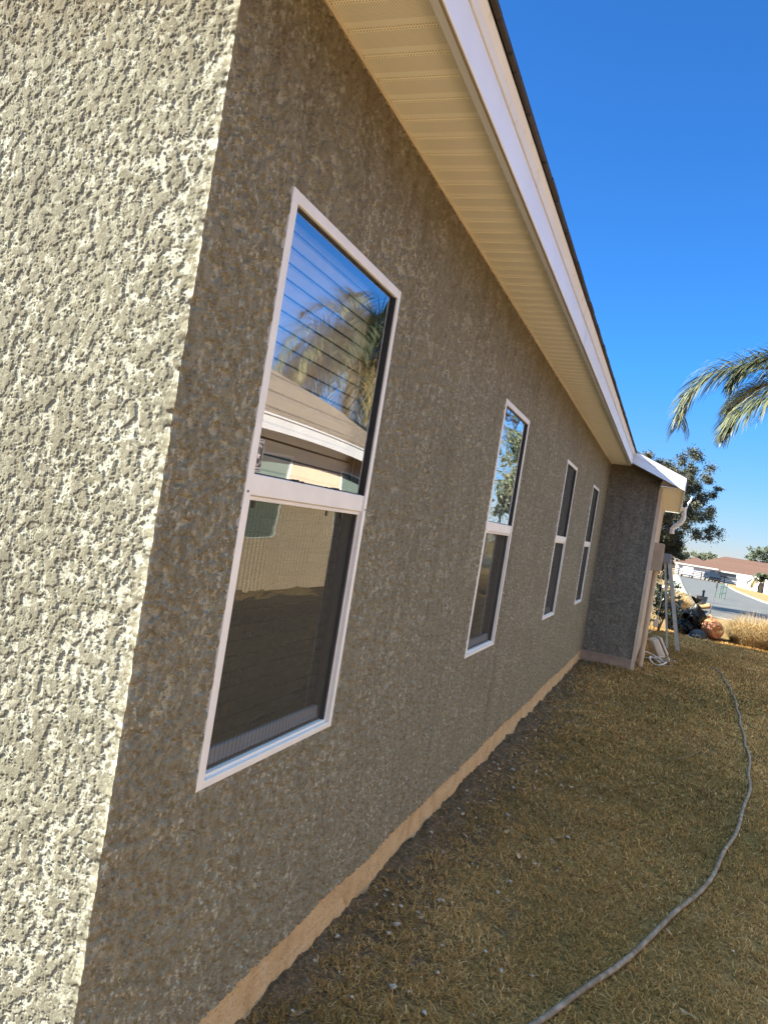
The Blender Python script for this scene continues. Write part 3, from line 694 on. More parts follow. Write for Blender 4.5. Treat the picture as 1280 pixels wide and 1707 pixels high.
# ================================================================== things at the street edge
def blob(mb,c,rad,seed,knot=False,squash=.85,sub=4,amp=.15,m=0):
    bm=bmesh.new(); bmesh.ops.create_icosphere(bm,subdivisions=sub,radius=1); vs=np.array([v.co[:] for v in bm.verts]); fs=[[v.index for v in f.verts] for f in bm.faces]; bm.free()
    n1=perlin(vs[:,0]*1.6+seed,vs[:,1]*1.6+vs[:,2]*1.3,seed); n2=np.abs(perlin(vs[:,0]*2.6+vs[:,2]*1.6+seed,vs[:,1]*2.6-vs[:,2]*1.3,seed+1)); n3=np.abs(perlin(vs[:,0]*4.4-vs[:,2]*2,vs[:,1]*4.4+vs[:,2]*2+seed,seed+2))
    r=1+amp*1.3*n1-amp*1.6*n2-amp*.7*n3
    z=vs[:,2]; taper=np.where(z>.3,1-.45*(z-.3),1)
    P=vs*r[:,None]; P[:,0]*=taper;P[:,1]*=taper; P[:,2]=np.maximum(P[:,2],-.72)
    P=P*np.array([rad[0],rad[1],rad[2]])+np.array([c[0],c[1],c[2]+.72*rad[2]])
    mb.add(P.tolist(),fs,m)
    if knot:
        top=Vector((c[0],c[1],c[2]+1.66*rad[2]))
        rn=random.Random(seed)
        for k in range(9):
            q=rn.uniform(0,6.28); L=rad[0]*rn.uniform(.35,.75); a=Vector((math.cos(q),math.sin(q),1.1)).normalized(); s=Vector((-math.sin(q),math.cos(q),0))*L*.28
            mb.add([top-s*.3,top+s*.3,top+a*L+s,top+a*L*1.08,top+a*L-s],[(0,1,2,3,4)],m)
M_BAG=mat('black_bin_liner',(.003,.003,.003),.30,.16)
def bag(x,y,r,h,seed,label,z=0,knot=True):
    r*=1.15; h*=1.3
    mb=MB(); blob(mb,(x,y,z),(r,r,h),seed,knot); o=mb.build('trash_bag',M_BAG,smooth=False); tag(o,label,'trash bag','black trash bags at the street edge'); return o
bag(.72,19.35,.27,.33,3,'largest black trash bag in the pile with its knotted neck up')
bag(.52,19.05,.22,.16,5,'low black trash bag slumped in front of the pile beside the ladder')
bag(.36,19.6,.22,.27,8,'black trash bag half hidden behind the ladder rails')
bag(.92,19.6,.17,.22,12,'small black trash bag behind the pile under the log')
mb=MB(); Mx=Matrix.Translation((.80,19.35,.66))@Matrix.Rotation(R(-12),4,'Z')@Matrix.Rotation(R(72),4,'Y')
mb.lathe([(0,0),(.055,0),(.058,.02),(.06,.22),(.056,.235),(0,.235)],16,0,Mx)
tag(mb.build('log',noisy('cut_wood',(.20,.13,.06),(.28,.19,.10),18,.8),smooth=False),'short pale cut log lying on top of the black bags','log')
tb=empty('plastic_tub',(.85,18.7,0),'overturned dark blue tub with a pale rim lying before the trash bags','tub')
Mx=Matrix.Translation((.84,18.72,.015))@Matrix.Rotation(R(12),4,'X')
mb=MB(); mb.lathe([(.20,0),(.195,.05),(.165,.11),(.12,.15),(.06,.165),(0,.17)],28,0,Mx); mb.build('shell',mat('dark_blue_plastic',(.018,.022,.028),.55,.3),tb,smooth=True)
mb=MB(); mb.lathe([(.197,.0),(.212,.0),(.213,.015),(.199,.018)],28,0,Mx); mb.build('rim',M_METAL,tb)
# terracotta pot on its side, base to the camera
M_TERRA=noisy('terracotta',(.30,.105,.045),(.38,.15,.07),7,.75,.001,90)
pt=empty('terracotta_pot',(1.2,18.9,0),'orange terracotta urn lying on its side with base to the camera','pot')
Mx=Matrix.Translation((1.24,18.95,.20))@Matrix.Rotation(R(28),4,'Z')@Matrix.Rotation(R(-86),4,'X')
mb=MB(); mb.lathe([(0,0),(.03,0),(.035,.012),(.125,.012),(.135,0),(.15,.0),(.20,.10),(.235,.22),(.24,.31),(.215,.40),(.17,.46),(.165,.50),(.19,.53),(.20,.56),(.17,.57),(.15,.52),(.15,.46),(.2,.4),(.2,.3)],36,0,Mx); mb.build('urn_body',M_TERRA,pt,smooth=True)
mb=MB(); mb.tube([Mx@Vector(p) for p in ((-.02,.235,.32),(-.03,.285,.36),(-.02,.285,.44),(-.01,.22,.47))],.022,8); mb.build('handle',M_TERRA,pt,smooth=True); mb=MB(); mb.tube([Mx@Vector(p) for p in ((.0,-.235,.32),(.0,-.285,.36),(.0,-.285,.44),(.0,-.22,.47))],.022,8); mb.build('handle',M_TERRA,pt,smooth=True)
# driveway marker
mk=empty('marker_stick',(1.07,19.9,0),'thin grey marker stick standing upright beside the terracotta pot','marker')
mb=MB(); mb.tube([(1.05,19.6,0),(1.055,19.6,.6),(1.10,19.6,1.15)],.008,6); mb.build('rod',mat('dull_rod',(.09,.095,.10),.6),mk)
mb=MB(); mb.tube([(1.10,19.6,1.15),(1.105,19.6,1.27)],.016,8); mb.build('reflector',mat('dark_reflector',(.05,.05,.06),.3),mk)

# dry ornamental grass
def dry_mat():
    m=mat('dry_ornamental_grass',rough=.8,spec=.15); t=NT(m); t.color(t.ramp(t.attr('tint'),[(0,(.24,.155,.065)),(.5,(.36,.25,.115)),(1,(.48,.37,.20))])); return m
M_DRY=dry_mat()
def clump(x,y,r,h,n,label,w=.006,seed=0,sp=.55):
    rg=np.random.default_rng(seed); q=rg.uniform(0,2*np.pi,n); rr=r*.75*np.sqrt(rg.uniform(0,1,n)); a=q+rg.normal(0,.9,n)
    bx=x+rr*np.cos(q); by=y+rr*np.sin(q); H=h*rg.uniform(.35,1.0,n)*(1.1-.5*(rr/r)**2); out=r*rg.uniform(.2,2.2,n)*sp*1.5
    segs=6; V=[]; ts=np.linspace(0,1,segs+1); zz=gz(x,y)
    for t in ts:
        px=bx+np.cos(a)*out*t**1.6; py=by+np.sin(a)*out*t**1.6; pz=zz+H*(1.25*t-.55*t**3*(.6+out/r*.5))
        ww=w*(1-t*.85)*.5; s=np.stack([-np.sin(a)*ww,np.cos(a)*ww,np.zeros(n)],-1); c=np.stack([px,py,pz],-1)
        V+= [c-s,c+s]
    V=np.stack(V,1).reshape(-1,3); i=np.arange(n)*(2*(segs+1)); Fs=[np.stack([i+2*k,i+2*k+1,i+2*k+3,i+2*k+2],-1) for k in range(segs)]
    me=npmesh('ornamental_grass',V,np.concatenate(Fs),{'tint':np.repeat(np.clip(rg.normal(.5,.25,n),0,1),2*(segs+1))})
    o=link('ornamental_grass',me,M_DRY); tag(o,label,'grass clump','dry ornamental grass clumps'); return o
clump(2.0,19.45,.60,.92,3600,'big golden dry grass clump right of the terracotta pot',seed=1)
clump(2.75,19.5,.62,1.05,3400,'tall golden dry grass clump at the right frame edge',seed=2)
clump(.38,28.2,.6,.85,1600,'pale dry grass clump behind the ladder by the sidewalk',w=.012,seed=3)
clump(.2,31.5,.7,.95,1200,'second dry grass clump farther along the sidewalk',w=.012,seed=4)

# leaf clumps for shrubs and trees
def leaf_mat(name,stops,rough=.6,spec=.3):
    m=mat(name,rough=rough,spec=spec); t=NT(m); t.color(t.ramp(t.attr('tint'),stops)); return m
M_SHRUB=leaf_mat('dark_glossy_leaves',[(0,(.010,.018,.010)),(.6,(.022,.035,.018)),(1,(.06,.07,.04))],.22,.8)
M_OAK=leaf_mat('oak_leaves',[(0,(.025,.03,.016)),(.5,(.05,.055,.033)),(1,(.10,.10,.07))],.6)
M_FAR=leaf_mat('far_tree_leaves',[(0,(.07,.085,.045)),(.5,(.11,.125,.07)),(1,(.16,.17,.10))],.7)
M_PINE=leaf_mat('far_pine_needles',[(0,(.045,.065,.045)),(.5,(.08,.10,.065)),(1,(.14,.14,.08))],.7)
M_BARK=noisy('tree_bark',(.10,.08,.06),(.19,.15,.12),12,.95,.01,30)
def leaves(name,clusters,per,size,mt,parent,seed=0,elong=1.8,hang=0):
    rg=np.random.default_rng(seed); Cc=np.array([c[:3] for c in clusters]); Rr=np.array([c[3] for c in clusters]); T0=rg.uniform(.15,.85,len(Cc))
    n=len(Cc)*per; k=np.repeat(np.arange(len(Cc)),per)
    d=rg.normal(size=(n,3)); d/=np.linalg.norm(d,axis=1)[:,None]; rad=np.abs(rg.normal(.5,.32,n))
    P=Cc[k]+d*(Rr[k]*rad)[:,None]*np.array([1,1,.8])
    a=rg.normal(size=(n,3)); a[:,2]-=hang; a/=np.linalg.norm(a,axis=1)[:,None]; b=np.cross(a,rg.normal(size=(n,3))); b/=np.linalg.norm(b,axis=1)[:,None]
    L=(size*rg.uniform(.6,1.4,n))[:,None]; W=L/elong
    V=np.stack([P-a*L*.5,P+b*W*.5,P+a*L*.5,P-b*W*.5],1).reshape(-1,3); i=np.arange(n)*4
    tint=np.clip(T0[k]*.6+rg.uniform(0,.45,n),0,1)
    me=npmesh(name,V,np.stack([i,i+1,i+2,i+3],-1),{'tint':np.repeat(tint,4)})
    return link(name,me,mt,parent)
def clusters(c,rad,n,r,seed,hollow=.3,cut=None):
    rg=random.Random(seed); out=[]
    while len(out)<n:
        d=Vector((rg.gauss(0,1),rg.gauss(0,1),rg.gauss(0,1))).normalized(); t=rg.uniform(hollow,1)**.7
        wob=1+.22*math.sin(d.x*4+seed)+.15*math.sin(d.z*6+d.y*3+seed)
        p=(c[0]+d.x*rad[0]*t*wob,c[1]+d.y*rad[1]*t*wob,c[2]+d.z*rad[2]*t*wob)
        if cut and not cut(p): continue
        out.append((*p,r*rg.uniform(.6,1.3)))
    return out
def tree(name,x,y,h,crown_c,rad,ncl,rcl,per,size,mt,label,cat='tree',group=None,seed=1,trunk_r=.15,base=None):
    z0=gz(x,y)-.05 if base is None else base
    t=empty(name,(x,y,z0),label,cat,group)
    cl=clusters(crown_c,rad,ncl,rcl,seed)
    leaves('crown',cl,per,size,mt,t,seed)
    mb=MB(); top=Vector(crown_c); b=Vector((x,y,z0)); mid=b.lerp(top,.55)+Vector((.1,0,0))
    mb.tube([b,mid,top],[trunk_r,trunk_r*.75,trunk_r*.35],8)
    rg=random.Random(seed)
    for k in range(min(14,ncl)):
        c=Vector(rg.choice(cl)[:3]); s=b.lerp(top,rg.uniform(.45,.9)); m_=s.lerp(c,.5)+Vector((0,0,-.08*rad[2])); mb.tube([s,m_,c],[trunk_r*.35,trunk_r*.2,trunk_r*.07],5,caps=False)
    mb.build('trunk',M_BARK,t); return t
# dark shrub behind the ladder
sh=empty('shrub',(.0,18.4,0),'dark glossy leafy shrub behind the ladder and conduit','shrub')
leaves('foliage',clusters((-.02,18.5,.68),(.36,.5,.62),60,.14,5,0),46,.07,M_SHRUB,sh,5)
mb=MB()
for k in range(9):
    q=k*.7; mb.tube([(0,18.45,0),(.12*math.cos(q),18.45+.12*math.sin(q),.5),(.28*math.cos(q),18.45+.3*math.sin(q),1.0)],[.015,.01,.005],5)
mb.build('stem',M_BARK,sh)
# oak
tree('oak_tree',-1.1,34.2,6,(-1.15,34,4.05),(2.45,2.5,2.1),360,.33,340,.072,M_OAK,'broad grey green oak rising behind the end of the house',seed=11,trunk_r=.22)
tree('oak_tree',.05,35.5,3.4,(-.25,35.4,2.2),(.75,.9,1.4),40,.34,260,.09,M_OAK,'lower dark tree under the oak beside the downspout',seed=15,trunk_r=.1)
for k,(x,y,hh) in enumerate([(-7.5,38,6.5),(-9.5,44,7.5)]):
    tree('street_tree',x,y,hh,(x,y,hh*.72),(2.0,2.0,1.7),50,.5,100,.14,M_OAK,['street tree hidden behind the house, nearer','street tree hidden behind the house, farther'][k],seed=20+k)

# palms
M_PALM=leaf_mat('palm_leaflets',[(0,(.03,.045,.025)),(.45,(.075,.09,.042)),(.75,(.17,.165,.075)),(1,(.26,.18,.08))],.45,.4)
M_PTRUNK=noisy('palm_trunk_bark',(.11,.095,.08),(.17,.15,.13),9,.9,.01,20)
def frond(V,T,Ti,pts,leaf,nl,rg,dead=0,w=.016,spread=.75,droop=.9):
    P=crom(pts,10); n=len(P)
    for i in range(nl):
        t=.10+.90*i/(nl-1); f_=t*(n-1); k=min(int(f_),n-2); p=P[k].lerp(P[k+1],f_-k); tg=(P[k+1]-P[k]).normalized()
        sd_=tg.cross(Vector((0,0,1)));
        if sd_.length<.1: sd_=Vector((1,0,0))
        sd_.normalize(); up=sd_.cross(tg)
        L=leaf*(.55+.75*math.sin(math.pi*min(t*1.02,1)**.8)*.6+.1)*(1-.35*t)
        for s in (-1,1):
            d=(sd_*s*spread+tg*(.55+.4*t)+up*rg.uniform(-.25,.75)+Vector((rg.gauss(0,.08),rg.gauss(0,.08),0))).normalized()
            q=p.copy(); pr=[]; 
            wd=d.cross(Vector((0,0,1))); wd=wd.normalized() if wd.length>.01 else sd_
            segs=4
            for j in range(segs+1):
                ww=w*(.5 if j==0 else (1,1,.8,.5,.08)[j]); pr+= [q-wd*ww*.5,q+wd*ww*.5]
                q=q+d*(L/segs); d=(d+Vector((0,0,-droop*.33))).normalized()
            b=len(V); V.extend(tuple(v) for v in pr)
            for j in range(segs): T.append((b+2*j,b+2*j+1,b+2*j+3,b+2*j+2))
            ti=min(1,max(0,(rg.gauss(.42,.16) if not dead else rg.gauss(.9,.06)))); Ti.extend([ti]*len(pr))
    return P
def palm(x,y,z0,hc_,fr,nrand,az,L,label,leaf=.55,seed=1,nl=46,w=.016,rt=.13,tilt=1.0,boot=True,rachis=.016,arch=.5,droop=.9,emin=-.1):
    rg=random.Random(seed); t=empty('palm_tree',(x,y,z0),label,'palm tree')
    c=Vector((x,y,hc_)); V=[];T=[];Ti=[]; rb=MB(); paths=[(p,0) for p in fr]
    for k in range(nrand):
        a=rg.uniform(*az); e=rg.uniform(emin,1.2)*tilt; LL=L*rg.uniform(.85,1.1); dr=(math.cos(a),math.sin(a))
        P=[]; q=c.copy(); ang=e+.5
        for j in range(6):
            P.append(tuple(q)); q=q+Vector((dr[0]*math.cos(ang),dr[1]*math.cos(ang),math.sin(ang)))*LL/5; ang-=arch
        paths.append((P,1 if e<.08 else 0))
    for P,dd in paths:
        pp=frond(V,T,Ti,P,leaf,nl,rg,dd,w,droop=droop); rb.tube(pp,[rachis*(1-.8*i/len(pp)) for i in range(len(pp))],5)
    me=npmesh('crown',np.array(V),np.array(T),{'tint':np.array(Ti)}); link('crown',me,M_PALM,t)
    rb.build('frond_stems',noisy('frond_stem',(.16,.15,.06),(.26,.22,.10),9,.6),t)
    mb=MB(); n=9; mb.tube([(x+.05*math.sin(i),y,z0+(hc_-z0)*i/n) for i in range(n+1)],[rt*(1.25-.4*i/n) for i in range(n+1)],12); mb.build('trunk',M_PTRUNK,t,smooth=True)
    return t
yp=20.0
palm(3.0,yp,0,5.75,[
  [(3.0,yp,5.75),(2.2,yp-.1,6.15),(1.45,yp-.2,6.42),(.75,yp-.25,6.38),(.15,yp-.3,6.05),(-.22,yp-.3,5.45),(-.28,yp-.3,4.85)],
  [(3.0,yp,5.6),(2.4,yp-.5,5.75),(1.8,yp-.8,5.68),(1.3,yp-1.0,5.45),(.95,yp-1.1,5.1),(.78,yp-1.1,4.75)],
  [(3.0,yp,5.7),(2.4,yp+.4,6.15),(1.8,yp+.6,6.3),(1.2,yp+.7,6.1),(.85,yp+.7,5.65)],
  [(3.0,yp,5.75),(2.5,yp-.2,6.3),(2.0,yp-.3,6.6),(1.5,yp-.3,6.65),(1.05,yp-.3,6.45),(.8,yp-.3,6.05)],
  ],16,(-2.3,2.3),2.9,'tall green palm with drooping fronds entering at the right edge of the sky',seed=3,leaf=1.25,nl=170,w=.031,droop=1.1)
# palm mirrored in the near window, behind the neighbouring house
palm(10.2,27.0,-.2,6.7,[],54,(0,6.283),5.6,'shaggy palm standing behind the neighbouring brown roofed house',seed=9,leaf=1.5,nl=120,w=.032,rt=.2,tilt=.95,arch=.50,droop=.7,emin=-.5)

# ================================================================== neighbouring house (mirrored in the windows)
NX=4.25
nb=empty('neighbour_house',(NX,14,0),'peach neighbouring house with brown shingle roof, mirrored in the window','house')
M_PEACH=noisy('peach_stucco',(.41,.30,.22),(.46,.345,.255),3,.95,.004,70)
mb=MB(); W=[(10.1,11.7),(13.95,15.3),(18.3,19.4)]; prev=-6.; NW0,NW1=CZ-.75,CZ+.62; NT_=CZ+1.02
for a,b in W+[(22.,22.)]:
    mb.box((NX,prev,0),(NX+.15,a,NT_)); 
    if b>a: mb.box((NX,a,0),(NX+.15,b,NW0)); mb.box((NX,a,NW1),(NX+.15,b,NT_))
    prev=b
mb.box((NX+.15,21.85,0),(NX+9,22,NT_)); mb.box((NX+.15,-6,0),(NX+9,-5.85,NT_)); mb.box((NX+9,-6,0),(NX+9.1,22,NT_)); mb.box((NX+1.2,-5.8,0),(NX+1.25,21.8,NT_))
mb.build('wall',M_PEACH,nb)
M_NGL=mat('neighbour_glass',(.10,.13,.115),.08,.35)
for a,b in W:
    m_=MB(); m_.box((NX-.02,a,NW0),(NX+.04,a+.04,NW1)); m_.box((NX-.02,b-.04,NW0),(NX+.04,b,NW1)); m_.box((NX-.02,a+.041,NW1-.04),(NX+.04,b-.041,NW1)); m_.box((NX-.02,a+.041,NW0),(NX+.04,b-.041,NW0+.04)); m_.box((NX-.015,a+.041,CZ-.03),(NX+.03,b-.041,CZ+.03))
    wo=m_.build('window',M_WHITE,nb)
    g_=MB(); g_.add([(NX+.01,a+.04,NW0+.04),(NX+.01,b-.04,NW0+.04),(NX+.01,b-.04,NW1-.04),(NX+.01,a+.04,NW1-.04)],[(0,1,2,3)]); g_.build('pane',M_NGL,wo)
    g_=MB(); z=NW0+.05
    while z<NW1-.05: g_.box((NX+.08,a+.04,z),(NX+.085,b-.04,z+.04)); z+=.047
    g_.build('blind',M_BLIND,wo)
mb=MB(); mb.box((NX-.6,-6.4,NT_),(NX-.002,22.4,NT_+.01)); mb.build('soffit',noisy('grey_green_soffit',(.30,.32,.25),(.36,.38,.30),3,.7),nb)
mb=MB(); mb.box((NX-.62,-6.42,NT_-.13),(NX-.601,22.42,NT_+.08)); mb.box((NX-.64,-6.42,NT_+.081),(NX-.601,22.42,NT_+.15)); mb.build('fascia',noisy('white_neighbour_fascia',(.30,.29,.295),(.34,.33,.335),2,.5),nb)
ez=NT_+.15; rx,rz=NX+4.6,ez+.42*5.1
mb=MB(); v=[(NX-.65,-6.5,ez),(NX-.65,22.5,ez),(rx,18.0,rz),(rx,-2,rz),(2*rx-NX+.65,-6.5,ez),(2*rx-NX+.65,22.5,ez)]
v2=[(a,b,c-.03) for a,b,c in v]; mb.add(v+v2,[(0,1,2,3),(3,2,5,4),(1,5,2),(0,3,4),(6,9,8,7),(9,10,11,8),(7,8,11),(6,10,9),(0,6,7,1),(1,7,11,5),(4,10,6,0),(5,11,10,4)]); mb.build('roof',M_SHINGLE_N,nb)
for k,(x,y,hh) in enumerate([(8.6,47,8.6),(10.9,55,10),(13.8,62,7.5),(18.5,64,9)]):
    tree('back_tree',x,y,hh,(x,y,hh*.62),(2.4,2.4,hh*.38),60,.55,100,.20,M_FAR,['leafy tree mirrored in the second window, nearest','tall tree mirrored in the second window','rounded tree mirrored in the second window, behind','largest tree beyond the neighbouring house'][k],seed=30+k,trunk_r=.2)

# ================================================================== street
def sheet(name,poly,dz,m,kind='structure',sub=2.0):
    bm=bmesh.new(); vs=[bm.verts.new((x,y,0)) for x,y in poly]; bm.faces.new(vs)
    y=20
    while y<200:
        bmesh.ops.bisect_plane(bm,geom=bm.verts[:]+bm.edges[:]+bm.faces[:],plane_co=(0,y,0),plane_no=(0,1,0)); y+=4
    for x in (2,4,6,8,10,12,14,16):
        bmesh.ops.bisect_plane(bm,geom=bm.verts[:]+bm.edges[:]+bm.faces[:],plane_co=(x,0,0),plane_no=(1,0,0))
    for v in bm.verts: v.co.z=gz(v.co.x,v.co.y)+dz
    bmesh.ops.recalc_face_normals(bm,faces=bm.faces[:])
    if sum(f.normal.z for f in bm.faces)<0: bmesh.ops.reverse_faces(bm,faces=bm.faces[:])
    me=bpy.data.meshes.new(name); bm.to_mesh(me); bm.free(); o=link(name,me,m); tag(o,kind=kind); return o
M_ASPH=noisy('asphalt',(.085,.085,.082),(.11,.11,.105),1.3,.9,.004,60,spec=.15,detail=8)
M_CONC=noisy('pale_concrete',(.24,.22,.18),(.30,.275,.23),1.5,.9,.002,30,spec=.15)
sheet('road',[(1.22,28.4),(60,30),(60,49),(11,52),(8,53.6),(6.75,56.5),(6.6,70),(7.1,96),(9.2,140),(10.4,160),(1.9,160),(1.24,58),(1.1,45)],.012,M_ASPH)
def kerb(name,path,w,h,m):
    mb=MB(); P=crom([(a,b,0) for a,b in path],10)
    n=len(P); vs=[]
    for i,p in enumerate(P):
        t=(P[min(i+1,n-1)]-P[max(i-1,0)]).normalized(); s=Vector((t.y,-t.x,0))*w/2; z=gz(p.x,p.y)
        vs+= [(p.x-s.x,p.y-s.y,z-.02),(p.x-s.x,p.y-s.y,z+h),(p.x+s.x,p.y+s.y,z+h*.8),(p.x+s.x,p.y+s.y,z-.02)]
    mb.add(vs,[(4*i+k,4*i+k+1,4*i+k+5,4*i+k+4) for i in range(n-1) for k in range(3)]); return tag(mb.build(name,m),kind='structure')
kerb('kerb',[(30,50.2),(16,50.6),(11.2,51.8),(8.3,53.4),(6.9,56.5),(6.7,70),(7.2,96),(9.3,140),(10.5,160)],.34,.11,M_CONC)
kerb('kerb',[(1.05,28.25),(4,28.35),(20,29),(60,29.9)],.22,.05,M_CONC)
sheet('sidewalk',[(.25,48),(1.1,48),(1.85,160),(.7,160)],.05,M_CONC)
kerb('kerb',[(1.16,46),(1.27,70),(1.6,110),(1.92,160)],.16,.09,M_CONC)
# basket stand and green plant stand on the road
st=empty('basket_stand',(1.55,36,gz(1.55,36)),'small pale wicker basket with a dark post standing on the road','basket')
zb_=gz(1.55,36)
mb=MB(); mb.lathe([(.0,.0),(.14,.0),(.16,.02),(.20,.22),(.23,.40),(.215,.40),(.18,.22),(.14,.04),(0,.04)],20,0,Matrix.Translation((1.53,36,zb_+.02))); mb.build('basket',noisy('wicker',(.24,.19,.14),(.32,.27,.21),40,.9),st)
mb=MB(); mb.tube([(1.55,36,zb_+.05),(1.56,36,zb_+.62)],.045,8); mb.tube([(1.56,36,zb_+.62),(1.56,36,zb_+.70)],[.07,.03],8); mb.build('post',mat('dark_post',(.04,.05,.06),.6),st)
gs=empty('plant_stand',(3.2,51.8,gz(3.2,51.8)),'green metal stand with upright posts standing on the road','stand')
zg=gz(3.2,51.8); M_GREEN=mat('green_paint',(.05,.11,.085),.5)
for k,(dx,dy) in enumerate([(-.25,0),(.0,.2),(.08,-.2),(.30,.05)]):
    mb=MB(); mb.tube([(3.15+dx,51.8+dy,zg),(3.2+dx,51.8+dy,zg+.85+.05*k)],.032,6); mb.build('post',M_GREEN,gs)
for z in (.35,.75):
  mb=MB(); mb.tube([(3.2+.27*math.cos(q),51.8+.27*math.sin(q),zg+z) for q in np.linspace(0,6.283,16)],.014,5); mb.build('ring',M_GREEN,gs)

# black rail fence at the street end
rf=empty('rail_fence',(0,151,gz(0,151)),'dark four rail fence across the end of the street','fence')
M_FB=mat('black_fence_paint',(.006,.006,.006),.8,.05)
for x in np.arange(-6,11.9,1.95):
    mb=MB(); z=gz(x,151); mb.box((x-.07,150.93,z),(x+.07,151.07,z+1.38)); mb.build('post',M_FB,rf)
for r_ in (.28,.58,.88,1.18):
    mb=MB()
    for x in np.arange(-6,9.8,1.95):
        za,zb1=gz(x,151)+r_,gz(x+1.95,151)+r_
        mb.add([(x,150.9,za),(x+1.95,150.9,zb1),(x+1.95,150.9,zb1+.10),(x,150.9,za+.10),(x,150.94,za),(x+1.95,150.94,zb1),(x+1.95,150.94,zb1+.10),(x,150.94,za+.10)],[(0,1,2,3),(7,6,5,4),(3,2,6,7),(4,5,1,0)])
    mb.build('rail',M_FB,rf)
# white vinyl fence
M_VINYL=noisy('white_vinyl',(.55,.55,.54),(.6,.6,.59),2,.5)
vf=empty('vinyl_fence',(12,140,gz(12,140)),'solid white vinyl panel fence along the right of the street','fence')
FP=[(11.6,152),(11.7,141),(12.1,131),(12.4,122),(12.6,113),(12.7,104),(12.8,95),(13,84)]
for i in range(len(FP)-1):
    (xa,ya),(xb,yb)=FP[i],FP[i+1]
    for s in range(3):
        x0=xa+(xb-xa)*s/3;x1=xa+(xb-xa)*(s+1)/3;y0=ya+(yb-ya)*s/3;y1=ya+(yb-ya)*(s+1)/3; zz=gz(x0,y0); hh=1.95 if y0>118 else 1.75
        mb=MB(); mb.add([(x0,y0-.1,zz+.03),(x1,y1+.1,zz+.03),(x1,y1+.1,zz+hh),(x0,y0-.1,zz+hh),(x0+.05,y0-.1,zz+.03),(x1+.05,y1+.1,zz+.03),(x1+.05,y1+.1,zz+hh),(x0+.05,y0-.1,zz+hh)],[(3,2,1,0),(4,5,6,7),(2,3,7,6),(0,1,5,4),(0,4,7,3),(1,2,6,5)]); mb.build('panel',M_VINYL,vf)
        mb=MB(); mb.box((x0-.07,y0-.07,zz-.05),(x0+.07,y0+.07,zz+hh+.12)); mb.build('post',M_VINYL,vf)
# far houses
M_FW=noisy('far_white_wall',(.40,.42,.45),(.46,.48,.51),1,.9)
fh=empty('far_house',(10,178,-1.4),'wide low white house with a red brown hip roof at the street end','house')
gy_=-1.45
mb=MB(); mb.box((1.4,172,gy_),(9.2,184,1.0)); mb.build('wall',M_FW,fh); mb=MB(); mb.box((9.3,173.5,gy_),(40,185,.85)); mb.build('wall',M_FW,fh)
mb=MB(); mb.box((9.6,173.42,-.5),(13.2,173.49,.62)); mb.build('window',mat('far_window_glass',(.10,.13,.16),.2),fh)
mb=MB(); mb.box((8.05,171.9,gy_),(9.0,171.98,.55)); mb.build('door',mat('dark_door',(.08,.09,.10),.5),fh)
mb=MB(); mb.box((1.0,171.5,.86),(9.5,171.6,1.12)); mb.build('fascia',M_VINYL,fh); mb=MB(); mb.box((9.55,173.0,.62),(40.4,173.1,.88)); mb.build('fascia',M_VINYL,fh)
mb=MB()
def hip(x0,x1,y0,y1,ze,zr,ins):
    ym=(y0+y1)/2; mb.add([(x0,y0,ze),(x1,y0,ze),(x1,y1,ze),(x0,y1,ze),(x0+ins,ym,zr),(x1-ins,ym,zr)],[(0,1,5,4),(1,2,5),(2,3,4,5),(3,0,4),(3,2,1,0)])
hip(1.0,9.6,171.5,184.5,1.12,2.8,4.2); hip(3.5,42,173,192,.9,4.0,7.5)
mb.build('roof',M_SHINGLE_F,fh)
sh2=empty('far_cottage',(1.3,198,-1.4),'small pale house with a low gable left of the brown roof','house')
mb=MB(); mb.box((-4,196,-1.4),(3.0,206,1.2)); mb.build('wall',noisy('far_cream_wall',(.34,.28,.21),(.38,.32,.25),1,.9),sh2)
mb=MB(); mb.prism([(-5,1.2),(3.4,1.2),(1.2,2.15),(-3,2.15)],1,195,207); mb.build('roof',noisy('pale_roof',(.34,.32,.29),(.40,.37,.34),1,.9),sh2)

